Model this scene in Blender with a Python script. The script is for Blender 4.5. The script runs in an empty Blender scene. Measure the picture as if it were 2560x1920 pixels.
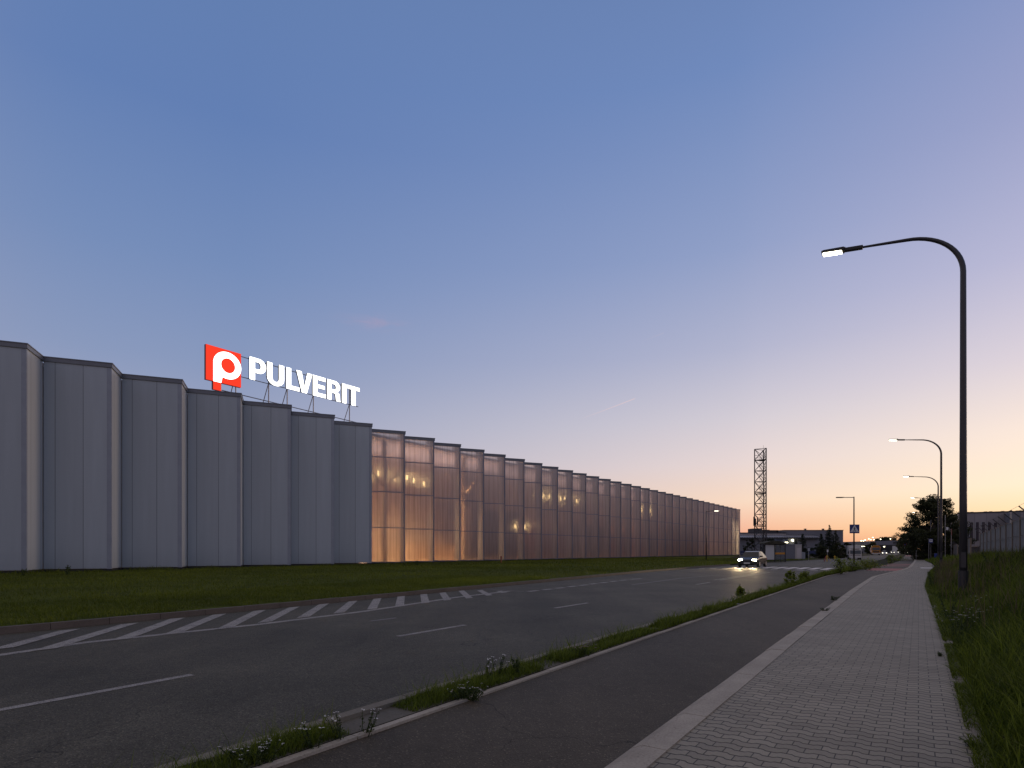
import bpy, bmesh, math, random
import numpy as np
from mathutils import Vector, Matrix
from mathutils.geometry import tessellate_polygon
R = math.radians
SC = bpy.context.scene
COL = SC.collection
rng = np.random.default_rng(7)
random.seed(11)

# ------------------------------------------------------------------ camera
F, CX, HY, H = 1450.0, 1280.0, 1377.0, 1.5       # focal length and horizon in photo pixels, eye height
cam = bpy.data.cameras.new('camera')
cam.sensor_width = 36.0
cam.lens = F / 2560.0 * 36.0
cam.shift_y = (HY - 960.0) / 2560.0
cam.clip_start, cam.clip_end = 0.05, 6000.0
camo = bpy.data.objects.new('camera', cam)
COL.objects.link(camo)
camo.location = (0, 0, H)
camo.rotation_euler = (R(90), 0, 0)
SC.camera = camo

# ------------------------------------------------------------------ colour helpers
def lin(c):
    return tuple(((v / 255.0) / 12.92 if v / 255.0 <= 0.04045 else ((v / 255.0 + 0.055) / 1.055) ** 2.4) for v in c)

# ------------------------------------------------------------------ render settings
SC.view_settings.view_transform = 'Standard'
SC.view_settings.look = 'None'
SC.view_settings.exposure = 0.0
SC.view_settings.gamma = 1.0
SC.render.engine = 'CYCLES'
cy = SC.cycles
cy.use_denoising = True
cy.max_bounces = 8
cy.diffuse_bounces = 3
cy.glossy_bounces = 3
cy.transmission_bounces = 5
cy.transparent_max_bounces = 8
cy.sample_clamp_indirect = 4.0
cy.caustics_reflective = False
cy.caustics_refractive = False

# ------------------------------------------------------------------ dusk sky
SUN_AZ = R(47)            # clockwise from the camera's axis: the sun has just gone down right of the frame
world = bpy.data.worlds.new('World')
SC.world = world
world.use_nodes = True
nt = world.node_tree
nt.nodes.clear()

class NB:
    """small node builder"""
    def __init__(s, tree): s.t = tree
    def n(s, kind, **kw):
        nd = s.t.nodes.new(kind)
        for k, v in kw.items(): setattr(nd, k, v)
        return nd
    def link(s, a, b): s.t.links.new(a, b)
    def m(s, op, a, b=None, c=None, clamp=False):
        nd = s.n('ShaderNodeMath', operation=op); nd.use_clamp = clamp
        for i, v in enumerate((a, b, c)):
            if v is None: continue
            if isinstance(v, (int, float)): nd.inputs[i].default_value = v
            else: s.link(v, nd.inputs[i])
        return nd.outputs[0]
    def mix(s, fac, a, b, blend='MIX'):
        nd = s.n('ShaderNodeMix', data_type='RGBA', blend_type=blend)
        for i, v in ((0, fac), (6, a), (7, b)):
            if isinstance(v, (int, float)): nd.inputs[i].default_value = v
            elif isinstance(v, tuple): nd.inputs[i].default_value = (*v[:3], 1)
            else: s.link(v, nd.inputs[i])
        return nd.outputs[2]
    def ramp(s, fac, stops, interp='LINEAR'):
        nd = s.n('ShaderNodeValToRGB'); cr = nd.color_ramp; cr.interpolation = interp
        while len(cr.elements) < len(stops): cr.elements.new(0.5)
        for e, (p, c) in zip(cr.elements, stops):
            e.position = p; e.color = (*c[:3], 1) if len(c) > 1 else (c[0],) * 3 + (1,)
        s.link(fac, nd.inputs[0]); return nd.outputs[0]
    def mapr(s, v, a, b, c=0.0, d=1.0, smooth=False):
        nd = s.n('ShaderNodeMapRange'); nd.clamp = True
        if smooth: nd.interpolation_type = 'SMOOTHSTEP'
        s.link(v, nd.inputs[0])
        for i, x in enumerate((a, b, c, d)): nd.inputs[i + 1].default_value = x
        return nd.outputs[0]
    def noise(s, vec, scale, detail=3, rough=0.55, dist=0.0):
        nd = s.n('ShaderNodeTexNoise'); nd.inputs['Scale'].default_value = scale
        nd.inputs['Detail'].default_value = detail; nd.inputs['Roughness'].default_value = rough
        nd.inputs['Distortion'].default_value = dist
        if vec is not None: s.link(vec, nd.inputs['Vector'])
        return nd.outputs['Fac']
    def mapping(s, vec, rot=(0, 0, 0), scale=(1, 1, 1), loc=(0, 0, 0)):
        nd = s.n('ShaderNodeMapping'); s.link(vec, nd.inputs[0])
        nd.inputs['Rotation'].default_value = rot; nd.inputs['Scale'].default_value = scale; nd.inputs['Location'].default_value = loc
        return nd.outputs[0]

w = NB(nt)
tc = w.n('ShaderNodeTexCoord')
sep = w.n('ShaderNodeSeparateXYZ'); w.link(tc.outputs['Generated'], sep.inputs[0])
vx, vy, vz = sep.outputs
el = w.m('MULTIPLY', w.m('ARCSINE', w.m('MAXIMUM', w.m('MINIMUM', vz, 0.99999), -0.99999)), 180 / math.pi)
hl = w.m('SQRT', w.m('ADD', w.m('MULTIPLY', vx, vx), w.m('ADD', w.m('MULTIPLY', vy, vy), 1e-6)))
cd = w.m('DIVIDE', w.m('ADD', w.m('MULTIPLY', vx, math.sin(SUN_AZ)), w.m('MULTIPLY', vy, math.cos(SUN_AZ))), hl)
da = w.m('MULTIPLY', w.m('ARCCOSINE', w.m('MAXIMUM', w.m('MINIMUM', cd, 0.99999), -0.99999)), 180 / math.pi)
elf = w.m('DIVIDE', el, 90.0, clamp=True)
def sky_ramp(st): return w.ramp(elf, [(e / 90.0, lin(c)) for e, c in st])  # unseen tones overhead and behind are warmed to tint the ground light
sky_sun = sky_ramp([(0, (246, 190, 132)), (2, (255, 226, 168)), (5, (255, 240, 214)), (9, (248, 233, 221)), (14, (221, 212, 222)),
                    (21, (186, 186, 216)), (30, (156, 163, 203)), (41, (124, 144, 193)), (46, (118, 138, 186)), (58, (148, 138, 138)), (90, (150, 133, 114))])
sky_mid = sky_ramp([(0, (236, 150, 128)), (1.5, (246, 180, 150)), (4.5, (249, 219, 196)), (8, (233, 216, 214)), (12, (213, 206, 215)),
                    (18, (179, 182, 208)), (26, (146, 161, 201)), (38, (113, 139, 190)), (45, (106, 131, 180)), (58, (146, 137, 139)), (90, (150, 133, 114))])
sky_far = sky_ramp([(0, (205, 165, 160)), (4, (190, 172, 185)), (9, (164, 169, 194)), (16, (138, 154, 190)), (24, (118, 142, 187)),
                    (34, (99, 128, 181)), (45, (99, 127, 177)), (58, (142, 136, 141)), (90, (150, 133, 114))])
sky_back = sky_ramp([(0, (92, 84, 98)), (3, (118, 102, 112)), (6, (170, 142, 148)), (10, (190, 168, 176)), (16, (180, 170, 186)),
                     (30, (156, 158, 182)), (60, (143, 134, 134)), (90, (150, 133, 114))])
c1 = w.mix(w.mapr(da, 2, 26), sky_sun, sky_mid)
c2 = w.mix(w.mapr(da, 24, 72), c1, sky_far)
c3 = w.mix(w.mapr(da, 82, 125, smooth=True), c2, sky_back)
# wisp of cloud and two contrails, placed by azimuth and elevation
az = w.m('MULTIPLY', w.m('ARCTAN2', vx, vy), 180 / math.pi)
def blob(a0, e0, wa, we):
    u = w.m('DIVIDE', w.m('SUBTRACT', az, a0), wa); v = w.m('DIVIDE', w.m('SUBTRACT', el, e0), we)
    return w.m('POWER', 2.718, w.m('MULTIPLY', w.m('ADD', w.m('MULTIPLY', u, u), w.m('MULTIPLY', v, v)), -1.0))
def azel(px, py):
    x, y, z = (px - CX) / F, 1.0, (HY - py) / F
    return math.degrees(math.atan2(x, y)), math.degrees(math.atan2(z, math.hypot(x, y)))
comb = w.n('ShaderNodeCombineXYZ'); w.link(az, comb.inputs[0]); w.link(el, comb.inputs[1])
cn = w.noise(w.mapping(comb.outputs[0], scale=(0.45, 1.6, 1)), 1.0, 5, 0.6, 0.4)
a0, e0 = azel(935, 806)
cmask = w.m('MULTIPLY', blob(a0, e0, 2.6, 0.55), w.mapr(cn, 0.36, 0.62), clamp=True)
c4 = w.mix(w.m('MULTIPLY', cmask, 0.5), c3, lin((166, 156, 186)))
def trail(p, q, wd, amt, base):
    (ax, ay), (bx, by) = azel(*p), azel(*q)
    L = math.hypot(bx - ax, by - ay); ux, uy = (bx - ax) / L, (by - ay) / L
    dx, dy = w.m('SUBTRACT', az, ax), w.m('SUBTRACT', el, ay)
    t = w.m('ADD', w.m('MULTIPLY', dx, ux), w.m('MULTIPLY', dy, uy))
    d = w.m('SUBTRACT', w.m('MULTIPLY', dy, ux), w.m('MULTIPLY', dx, uy))
    k = w.m('DIVIDE', d, wd)
    g = w.m('POWER', 2.718, w.m('MULTIPLY', w.m('MULTIPLY', k, k), -1.0))
    along = w.m('MULTIPLY', w.mapr(t, 0, L * 0.8), w.mapr(t, L * 1.01, L * 0.98))
    return w.mix(w.m('MULTIPLY', w.m('MULTIPLY', g, along), amt), base, lin((246, 208, 200)))
c5 = trail((1445, 1050), (1588, 996), 0.03, 0.55, c4)
c5 = trail((1600, 855), (1660, 832), 0.03, 0.10, c5)
below = w.mapr(el, -0.5, 0.0)
c6 = w.mix(below, lin((60, 54, 56)), c5)
nish = w.n('ShaderNodeTexSky', sky_type='NISHITA')
nish.sun_disc = False
nish.sun_elevation = R(1.0)
nish.sun_rotation = SUN_AZ
nish.dust_density = 2.0
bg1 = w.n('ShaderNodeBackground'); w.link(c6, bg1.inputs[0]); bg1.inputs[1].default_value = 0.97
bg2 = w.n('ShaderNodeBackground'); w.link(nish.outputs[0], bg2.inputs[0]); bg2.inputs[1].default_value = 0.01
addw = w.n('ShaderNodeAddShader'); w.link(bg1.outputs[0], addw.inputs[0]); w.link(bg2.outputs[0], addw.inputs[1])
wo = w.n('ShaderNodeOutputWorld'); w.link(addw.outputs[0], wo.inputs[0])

# last warm light from where the sun went down
sl = bpy.data.lights.new('sun', 'SUN'); sl.energy = 0.8; sl.angle = R(16); sl.color = (1.0, 0.66, 0.42)
so = bpy.data.objects.new('sun', sl); COL.objects.link(so)
sd = Vector((math.sin(SUN_AZ) * math.cos(R(4)), math.cos(SUN_AZ) * math.cos(R(4)), math.sin(R(4))))
SUN_AZ2 = R(57)
sd = Vector((math.sin(SUN_AZ2) * math.cos(R(4)), math.cos(SUN_AZ2) * math.cos(R(4)), math.sin(R(4))))
so.rotation_euler = sd.to_track_quat('Z', 'Y').to_euler()
so.location = (60, 60, 30)

# ------------------------------------------------------------------ geometry helpers
DS, DC = 1016.0 / math.hypot(1016.0, F), F / math.hypot(1016.0, F)   # the street runs 35 degrees right of the camera axis
STREET = math.atan2(DS, DC)
def SP(s, p, z=0.0):                      # along the street, to its right
    return Vector((s * DS + p * DC, s * DC - p * DS, z))
def toSP(v): return (v[0] * DS + v[1] * DC, v[0] * DC - v[1] * DS)
def G(px, py, z=0.0):                     # photo pixel to ground point
    Z = F * (H - z) / (py - HY); return Vector(((px - CX) / F * Z, Z, z))
def AT(px, py, Z):                        # photo pixel at a distance
    return Vector(((px - CX) / F * Z, Z, H - (py - HY) * Z / F))
def z1(x, y): return 1840 + x / 3.072, 1080 + y / 3.072
def onP(px, py, p):                       # photo pixel on the vertical plane p = const along the street
    k = (px - CX) / F
    # X = kZ ; p = X*DC - Z*DS
    Z = p / (k * DC - DS); X = k * Z
    return X * DS + Z * DC, H - (py - HY) * Z / F

class MB:
    def __init__(s): s.v, s.f, s.mi, s.m = [], [], [], 0
    def add(s, vs, fs):
        b = len(s.v); s.v += [tuple(v) for v in vs]; s.f += [tuple(i + b for i in f) for f in fs]; s.mi += [s.m] * len(fs); return s
    def box(s, lo, hi, M=None):
        x0, y0, z0 = lo; x1, y1, z1_ = hi
        vs = [Vector(c) for c in ((x0, y0, z0), (x1, y0, z0), (x1, y1, z0), (x0, y1, z0), (x0, y0, z1_), (x1, y0, z1_), (x1, y1, z1_), (x0, y1, z1_))]
        if M: vs = [M @ v for v in vs]
        return s.add(vs, [(0, 3, 2, 1), (4, 5, 6, 7), (0, 1, 5, 4), (1, 2, 6, 5), (2, 3, 7, 6), (3, 0, 4, 7)])
    def tube(s, pts, rad, n=8, cap=True):
        pts = [Vector(p) for p in pts]
        if not hasattr(rad, '__len__'): rad = [rad] * len(pts)
        vs, fs = [], []; up = None
        for i, p in enumerate(pts):
            a = pts[max(i - 1, 0)]; c = pts[min(i + 1, len(pts) - 1)]
            t = (c - a).normalized()
            if up is None:
                up = Vector((0, 0, 1)) if abs(t.z) < 0.9 else Vector((1, 0, 0))
            x = t.cross(up)
            if x.length < 1e-4: x = t.orthogonal()
            x.normalize(); y = t.cross(x).normalized(); up = -y if False else up
            for k in range(n):
                an = 2 * math.pi * k / n
                vs.append(p + (x * math.cos(an) + y * math.sin(an)) * rad[i])
        for i in range(len(pts) - 1):
            for k in range(n):
                k2 = (k + 1) % n
                fs.append((i * n + k, (i + 1) * n + k, (i + 1) * n + k2, i * n + k2))
        if cap:
            fs.append(tuple(range(n))); fs.append(tuple((len(pts) - 1) * n + k for k in reversed(range(n))))
        return s.add(vs, fs)
    def bar(s, a, b, wx, wy=None):
        wy = wy or wx; a, b = Vector(a), Vector(b); t = (b - a).normalized()
        up = Vector((0, 0, 1)) if abs(t.z) < 0.95 else Vector((0, 1, 0))
        x = t.cross(up).normalized() * wx / 2; y = x.cross(t).normalized() * wy / 2
        vs = [p + q for p in (a, b) for q in (-x - y, x - y, x + y, -x + y)]
        return s.add(vs, [(3, 2, 1, 0), (4, 5, 6, 7), (0, 1, 5, 4), (1, 2, 6, 5), (2, 3, 7, 6), (3, 0, 4, 7)])
    def prism(s, poly, y0, y1, M=None):                        # polygon in x,z pushed along y
        n = len(poly)
        vs = [Vector((x, y0, z)) for x, z in poly] + [Vector((x, y1, z)) for x, z in poly]
        tri = tessellate_polygon([[Vector((x, z, 0)) for x, z in poly]])
        if M: vs = [M @ v for v in vs]
        fs = [tuple(t) for t in tri] + [tuple(i + n for i in reversed(t)) for t in tri]
        fs += [(i, (i + 1) % n, (i + 1) % n + n, i + n) for i in range(n)]
        return s.add(vs, fs)
    def holed(s, outer, hole, y0, y1, M=None):                 # polygon with one hole in x,z pushed along y
        n, h = len(outer), len(hole); allp = outer + hole
        vs = [Vector((x, y0, z)) for x, z in allp] + [Vector((x, y1, z)) for x, z in allp]; T = n + h
        tri = tessellate_polygon([[Vector((x, z, 0)) for x, z in outer], [Vector((x, z, 0)) for x, z in hole]])
        if M: vs = [M @ v for v in vs]
        fs = [tuple(t) for t in tri] + [tuple(i + T for i in reversed(t)) for t in tri]
        fs += [(i, (i + 1) % n, (i + 1) % n + T, i + T) for i in range(n)]
        fs += [(n + i, n + (i + 1) % h, n + (i + 1) % h + T, n + i + T) for i in range(h)]
        return s.add(vs, fs)
    def build(s, name, mat, parent=None, bevel=0.0, smooth=False, M=None, fix=True):
        me = bpy.data.meshes.new(name)
        me.from_pydata([tuple(v) for v in s.v], [], s.f)
        mats = mat if isinstance(mat, (list, tuple)) else [mat]
        for m_ in mats: me.materials.append(m_)
        if len(mats) > 1: me.polygons.foreach_set('material_index', s.mi)
        if fix:
            bm = bmesh.new(); bm.from_mesh(me)
            bmesh.ops.recalc_face_normals(bm, faces=bm.faces); bm.to_mesh(me); bm.free()
        if smooth: me.polygons.foreach_set('use_smooth', [True] * len(me.polygons))
        me.update()
        o = bpy.data.objects.new(name, me); COL.objects.link(o)
        if parent: o.parent = parent
        if M is not None: o.matrix_local = M
        if bevel:
            b = o.modifiers.new('bevel', 'BEVEL'); b.width = bevel; b.segments = 2; b.limit_method = 'ANGLE'; b.angle_limit = R(35)
        return o

def tag(o, label=None, cat=None, group=None, kind=None):
    for k, v in (('label', label), ('category', cat), ('group', group), ('kind', kind)):
        if v: o[k] = v
    return o
def thing(name, loc, rz=0.0, label=None, cat=None, group=None):
    o = bpy.data.objects.new(name, None); COL.objects.link(o); o.location = loc; o.rotation_euler = (0, 0, rz)
    o.empty_display_size = 0.3
    return tag(o, label, cat, group)
KIDS = {}
def copy_tree(o, parent=None):
    c = o.copy(); COL.objects.link(c)
    if parent: c.parent = parent
    for ch in list(o.children): copy_tree(ch, c)
    return c
def dup(o, loc, rz, label, group=None, scale=None):
    c = copy_tree(o); c.location = loc; c.rotation_euler = (0, 0, rz); c['label'] = label
    if group: c['group'] = group
    if scale: c.scale = scale
    return c

# ------------------------------------------------------------------ materials
def mat_base(name):
    m = bpy.data.materials.new(name); m.use_nodes = True
    b = NB(m.node_tree); pb = m.node_tree.nodes['Principled BSDF']
    return m, b, pb
def plain(name, col, rough=0.6, metal=0.0, var=0.12, scale=6.0, spec=0.4, bump=0.0):
    m, b, pb = mat_base(name)
    t = b.n('ShaderNodeTexCoord')
    nz = b.noise(t.outputs['Object'], scale, 4, 0.6)
    lo = tuple(c * (1 - var) for c in col); hi = tuple(min(1, c * (1 + var)) for c in col)
    b.link(b.mix(b.mapr(nz, 0.3, 0.7), lo, hi), pb.inputs['Base Color'])
    pb.inputs['Roughness'].default_value = rough; pb.inputs['Metallic'].default_value = metal
    pb.inputs['Specular IOR Level'].default_value = spec
    if bump:
        bp = b.n('ShaderNodeBump'); bp.inputs['Strength'].default_value = bump; bp.inputs['Distance'].default_value = 0.01
        b.link(b.noise(t.outputs['Object'], scale * 8, 3), bp.inputs['Height']); b.link(bp.outputs[0], pb.inputs['Normal'])
    return m
def emit(name, col, strength):
    m = bpy.data.materials.new(name); m.use_nodes = True; t = m.node_tree
    t.nodes.clear(); e = t.nodes.new('ShaderNodeEmission'); o = t.nodes.new('ShaderNodeOutputMaterial')
    e.inputs[0].default_value = (*col, 1); e.inputs[1].default_value = strength
    t.links.new(e.outputs[0], o.inputs[0]); return m

def asphalt(name, base, seed, patch=0.25, warm=(1, 1, 1), grit=0.48):
    m, b, pb = mat_base(name)
    geo = b.n('ShaderNodeNewGeometry'); P = geo.outputs['Position']
    P2 = b.mapping(P, rot=(0, 0, 0), loc=(seed, seed * 2, 0))
    al = b.mapping(P2, rot=(0, 0, STREET), scale=(1.0, 0.06, 1.0))
    vor = b.n('ShaderNodeTexVoronoi'); vor.inputs['Scale'].default_value = 95; b.link(P2, vor.inputs['Vector'])
    spk = b.n('ShaderNodeSeparateColor'); b.link(vor.outputs['Color'], spk.inputs[0])
    grain = b.mapr(spk.outputs[0], 0.0, 1.0, 1 - grit, 1 + grit)
    pale_speck = b.m('MULTIPLY', b.mapr(spk.outputs[1], 0.93, 1.0), 1.5)  # sparse grains of a lighter colour, scattered at random
    big = b.mapr(b.noise(P2, 0.35, 4, 0.6), 0.3, 0.7, 1 - patch, 1 + patch)
    lane = b.mapr(b.noise(al, 1.1, 3, 0.5), 0.3, 0.7, 0.86, 1.14)
    mid = b.mapr(b.noise(P2, 6, 4, 0.65), 0.25, 0.75, 0.86, 1.14)
    wv = b.n('ShaderNodeVectorMath', operation='ADD'); b.link(P2, wv.inputs[0])
    nzv = b.n('ShaderNodeTexNoise'); nzv.inputs['Scale'].default_value = 1.3; nzv.inputs['Detail'].default_value = 4; b.link(P2, nzv.inputs['Vector']); b.link(nzv.outputs['Color'], wv.inputs[1])
    ck = b.n('ShaderNodeTexVoronoi', feature='DISTANCE_TO_EDGE'); ck.inputs['Scale'].default_value = 0.22; b.link(wv.outputs[0], ck.inputs['Vector'])
    crack = b.m('MAXIMUM', b.mapr(ck.outputs['Distance'], 0.0, 0.0022, 0.35, 1.0), b.mapr(b.noise(P2, 0.5, 2), 0.45, 0.55, 0.0, 1.0))
    oil = b.mapr(b.noise(b.mapping(P2, rot=(0, 0, STREET), scale=(1.6, 0.25, 1)), 1.0, 4, 0.6), 0.60, 0.72, 1.0, 0.74)
    val = b.m('MULTIPLY', b.m('MULTIPLY', b.m('MULTIPLY', b.m('ADD', grain, pale_speck), big), b.m('MULTIPLY', lane, mid)), b.m('MULTIPLY', crack, oil))
    sc = b.n('ShaderNodeVectorMath', operation='SCALE'); sc.inputs[0].default_value = tuple(base * k for k in warm)
    b.link(val, sc.inputs['Scale']); b.link(sc.outputs[0], pb.inputs['Base Color'])
    pb.inputs['Roughness'].default_value = 0.66; pb.inputs['Specular IOR Level'].default_value = 0.16
    bp = b.n('ShaderNodeBump'); bp.inputs['Strength'].default_value = 0.6; bp.inputs['Distance'].default_value = 0.006
    b.link(b.m('ADD', vor.outputs['Distance'], b.m('MULTIPLY', b.noise(P2, 40, 3), 0.6)), bp.inputs['Height']); b.link(bp.outputs[0], pb.inputs['Normal'])
    return m
M_road = asphalt('road asphalt', 0.076, 3.0, 0.26, (1.03, 0.92, 0.66))
M_bike = asphalt('cycle path asphalt', 0.070, 17.0, 0.16, (1.06, 0.86, 0.60), 0.22)

def paving():
    m, b, pb = mat_base('wavy paving stones')
    geo = b.n('ShaderNodeNewGeometry'); P = b.mapping(geo.outputs['Position'], rot=(0, 0, STREET))   # x across the path, y along it
    sp = b.n('ShaderNodeSeparateXYZ'); b.link(P, sp.inputs[0])
    u, v = sp.outputs[0], sp.outputs[1]
    ROW, LEN = 0.110, 0.19
    tri = b.m('PINGPONG', b.m('ADD', u, 10.0 * LEN), LEN / 2)
    step = b.mapr(tri, LEN * 0.17, LEN * 0.33, -0.012, 0.012, smooth=True)
    v2 = b.m('ADD', v, step)
    cm = b.n('ShaderNodeCombineXYZ'); b.link(b.m('ADD', u, 50.0 * LEN), cm.inputs[0]); b.link(b.m('ADD', v2, 8.0), cm.inputs[1])
    br = b.n('ShaderNodeTexBrick'); br.offset = 0.5; br.squash = 1.0
    b.link(cm.outputs[0], br.inputs['Vector'])
    br.inputs['Scale'].default_value = 1.0; br.inputs['Brick Width'].default_value = LEN; br.inputs['Row Height'].default_value = ROW
    br.inputs['Mortar Size'].default_value = 0.0042; br.inputs['Mortar Smooth'].default_value = 0.35; br.inputs['Bias'].default_value = 0.0
    br.inputs['Color1'].default_value = (0.232, 0.202, 0.150, 1); br.inputs['Color2'].default_value = (0.30, 0.262, 0.195, 1); br.inputs['Mortar'].default_value = (0.045, 0.04, 0.036, 1)
    G2 = geo.outputs['Position']
    rowd = b.m('ABSOLUTE', b.m('SUBTRACT', b.m('FRACT', b.m('DIVIDE', b.m('ADD', v2, 8.0), ROW)), 0.5))
    rowl = b.mapr(rowd, 0.410, 0.455)
    spot = b.mapr(b.noise(G2, 130, 2), 0.3, 0.7, 0.86, 1.12)
    big = b.mapr(b.noise(G2, 0.9, 4, 0.65), 0.3, 0.7, 0.86, 1.12)
    stain = b.mapr(b.noise(G2, 2.7, 5, 0.7), 0.62, 0.75, 1.0, 0.82)
    sc = b.n('ShaderNodeVectorMath', operation='SCALE'); b.link(b.mix(rowl, br.outputs['Color'], (0.032, 0.028, 0.024)), sc.inputs[0])
    b.link(b.m('MULTIPLY', b.m('MULTIPLY', spot, big), stain), sc.inputs['Scale'])
    b.link(sc.outputs[0], pb.inputs['Base Color'])
    pb.inputs['Roughness'].default_value = 0.65; pb.inputs['Specular IOR Level'].default_value = 0.3
    bp = b.n('ShaderNodeBump'); bp.inputs['Strength'].default_value = 0.9; bp.inputs['Distance'].default_value = 0.006
    hgt = b.m('ADD', b.m('MULTIPLY', b.m('MAXIMUM', br.outputs['Fac'], rowl), -1.0), b.m('MULTIPLY', b.noise(G2, 90, 2), 0.12))
    b.link(hgt, bp.inputs['Height']); b.link(bp.outputs[0], pb.inputs['Normal'])
    return m
M_pave = paving()

def concrete(name, col, pit=0.5):
    m, b, pb = mat_base(name)
    geo = b.n('ShaderNodeNewGeometry'); P = geo.outputs['Position']
    n1 = b.mapr(b.noise(P, 1.6, 5, 0.65), 0.3, 0.7, 0.8, 1.15)
    n2 = b.mapr(b.noise(P, 60, 3, 0.6), 0.3, 0.7, 0.85, 1.15)
    pits = b.mapr(b.noise(P, 38, 4, 0.7), 0.60, 0.66, 1.0, 1 - pit)
    sc = b.n('ShaderNodeVectorMath', operation='SCALE'); sc.inputs[0].default_value = col
    b.link(b.m('MULTIPLY', b.m('MULTIPLY', n1, n2), pits), sc.inputs['Scale']); b.link(sc.outputs[0], pb.inputs['Base Color'])
    pb.inputs['Roughness'].default_value = 0.8; pb.inputs['Specular IOR Level'].default_value = 0.25
    return m
M_kerb = concrete('pitted kerb concrete', (0.40, 0.35, 0.28), 0.4)
M_kerb2 = concrete('grey kerb concrete', (0.20, 0.175, 0.135), 0.25)
M_soil = concrete('dry sandy soil', (0.13, 0.115, 0.09), 0.4)

def paint(name, col, worn=0.46):
    m, b, pb = mat_base(name)
    geo = b.n('ShaderNodeNewGeometry'); P = geo.outputs['Position']
    a = b.noise(P, 70, 3, 0.6); c = b.noise(P, 3.5, 4, 0.6)
    k = b.mapr(b.m('ADD', b.m('MULTIPLY', a, 0.75), b.m('MULTIPLY', c, 0.25)), worn - 0.06, worn + 0.05)
    b.link(b.mix(k, (0.085, 0.079, 0.078), col), pb.inputs['Base Color']); pb.inputs['Roughness'].default_value = 0.7
    return m
M_paint = paint('worn white road paint', (0.36, 0.33, 0.285), 0.48)
M_paint2 = paint('white crossing paint', (0.66, 0.61, 0.57), 0.34)
M_faint = paint('faded road paint', (0.26, 0.235, 0.215), 0.50)
M_red = paint('red cycle crossing paint', (0.30, 0.075, 0.06), 0.36)

def lawn_mat(name, a, c, scale=0.8):
    m, b, pb = mat_base(name)
    geo = b.n('ShaderNodeNewGeometry'); P = geo.outputs['Position']
    k = b.mapr(b.noise(P, scale, 5, 0.7), 0.35, 0.65)
    f = b.mapr(b.noise(P, 14, 4, 0.7), 0.25, 0.75, 0.55, 1.45)
    sc = b.n('ShaderNodeVectorMath', operation='SCALE'); b.link(b.mix(k, a, c), sc.inputs[0]); b.link(f, sc.inputs['Scale'])
    b.link(sc.outputs[0], pb.inputs['Base Color']); pb.inputs['Roughness'].default_value = 0.95; pb.inputs['Specular IOR Level'].default_value = 0.1
    bp = b.n('ShaderNodeBump'); bp.inputs['Strength'].default_value = 1.0; bp.inputs['Distance'].default_value = 0.05
    b.link(b.noise(P, 22, 4, 0.7), bp.inputs['Height']); b.link(bp.outputs[0], pb.inputs['Normal'])
    return m
M_lawn = lawn_mat('mown lawn', (0.048, 0.060, 0.006), (0.086, 0.106, 0.010), 0.45)
M_bank = lawn_mat('bank earth', (0.020, 0.022, 0.010), (0.045, 0.045, 0.02), 0.8)
M_field = lawn_mat('open ground', (0.03, 0.034, 0.016), (0.05, 0.05, 0.028), 0.05)

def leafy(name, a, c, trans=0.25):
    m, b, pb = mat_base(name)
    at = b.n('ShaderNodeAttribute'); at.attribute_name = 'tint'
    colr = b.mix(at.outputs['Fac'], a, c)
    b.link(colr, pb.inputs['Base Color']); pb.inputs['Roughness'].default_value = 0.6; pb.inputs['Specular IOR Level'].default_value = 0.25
    tr = b.n('ShaderNodeBsdfTranslucent'); b.link(colr, tr.inputs[0])
    mx = b.n('ShaderNodeMixShader'); mx.inputs[0].default_value = trans
    b.link(pb.outputs[0], mx.inputs[1]); b.link(tr.outputs[0], mx.inputs[2])
    b.link(mx.outputs[0], m.node_tree.nodes['Material Output'].inputs[0])
    return m
M_grass = leafy('meadow grass', (0.036, 0.062, 0.006), (0.235, 0.29, 0.028), 0.35)
M_grass2 = leafy('lawn grass', (0.062, 0.084, 0.006), (0.20, 0.235, 0.016), 0.3)
M_straw = leafy('dry seed heads', (0.10, 0.085, 0.04), (0.20, 0.16, 0.085), 0.3)
M_weed = leafy('weed leaves', (0.03, 0.05, 0.014), (0.085, 0.115, 0.03), 0.3)
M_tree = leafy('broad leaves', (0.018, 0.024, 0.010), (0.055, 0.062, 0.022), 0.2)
M_fir = leafy('fir needles', (0.012, 0.02, 0.012), (0.036, 0.05, 0.026), 0.05)
M_bark = plain('bark', (0.06, 0.048, 0.038), 0.9, var=0.3, scale=9, bump=0.5)
M_petal = plain('white petals', (0.62, 0.60, 0.56), 0.7, var=0.06)
M_pink = plain('pink clover heads', (0.42, 0.24, 0.30), 0.7, var=0.15)
M_yel = plain('yellow flower heads', (0.6, 0.38, 0.04), 0.7)
M_pole = plain('dark grey painted steel', (0.035, 0.036, 0.042), 0.38, 0.0, 0.12, 3, 0.5)
M_steel = plain('galvanised steel', (0.30, 0.30, 0.31), 0.42, 0.6, 0.12, 3)
M_black = plain('black painted metal', (0.02, 0.02, 0.022), 0.5)
M_rust = plain('orange plastic pipe', (0.30, 0.07, 0.03), 0.6)

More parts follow.
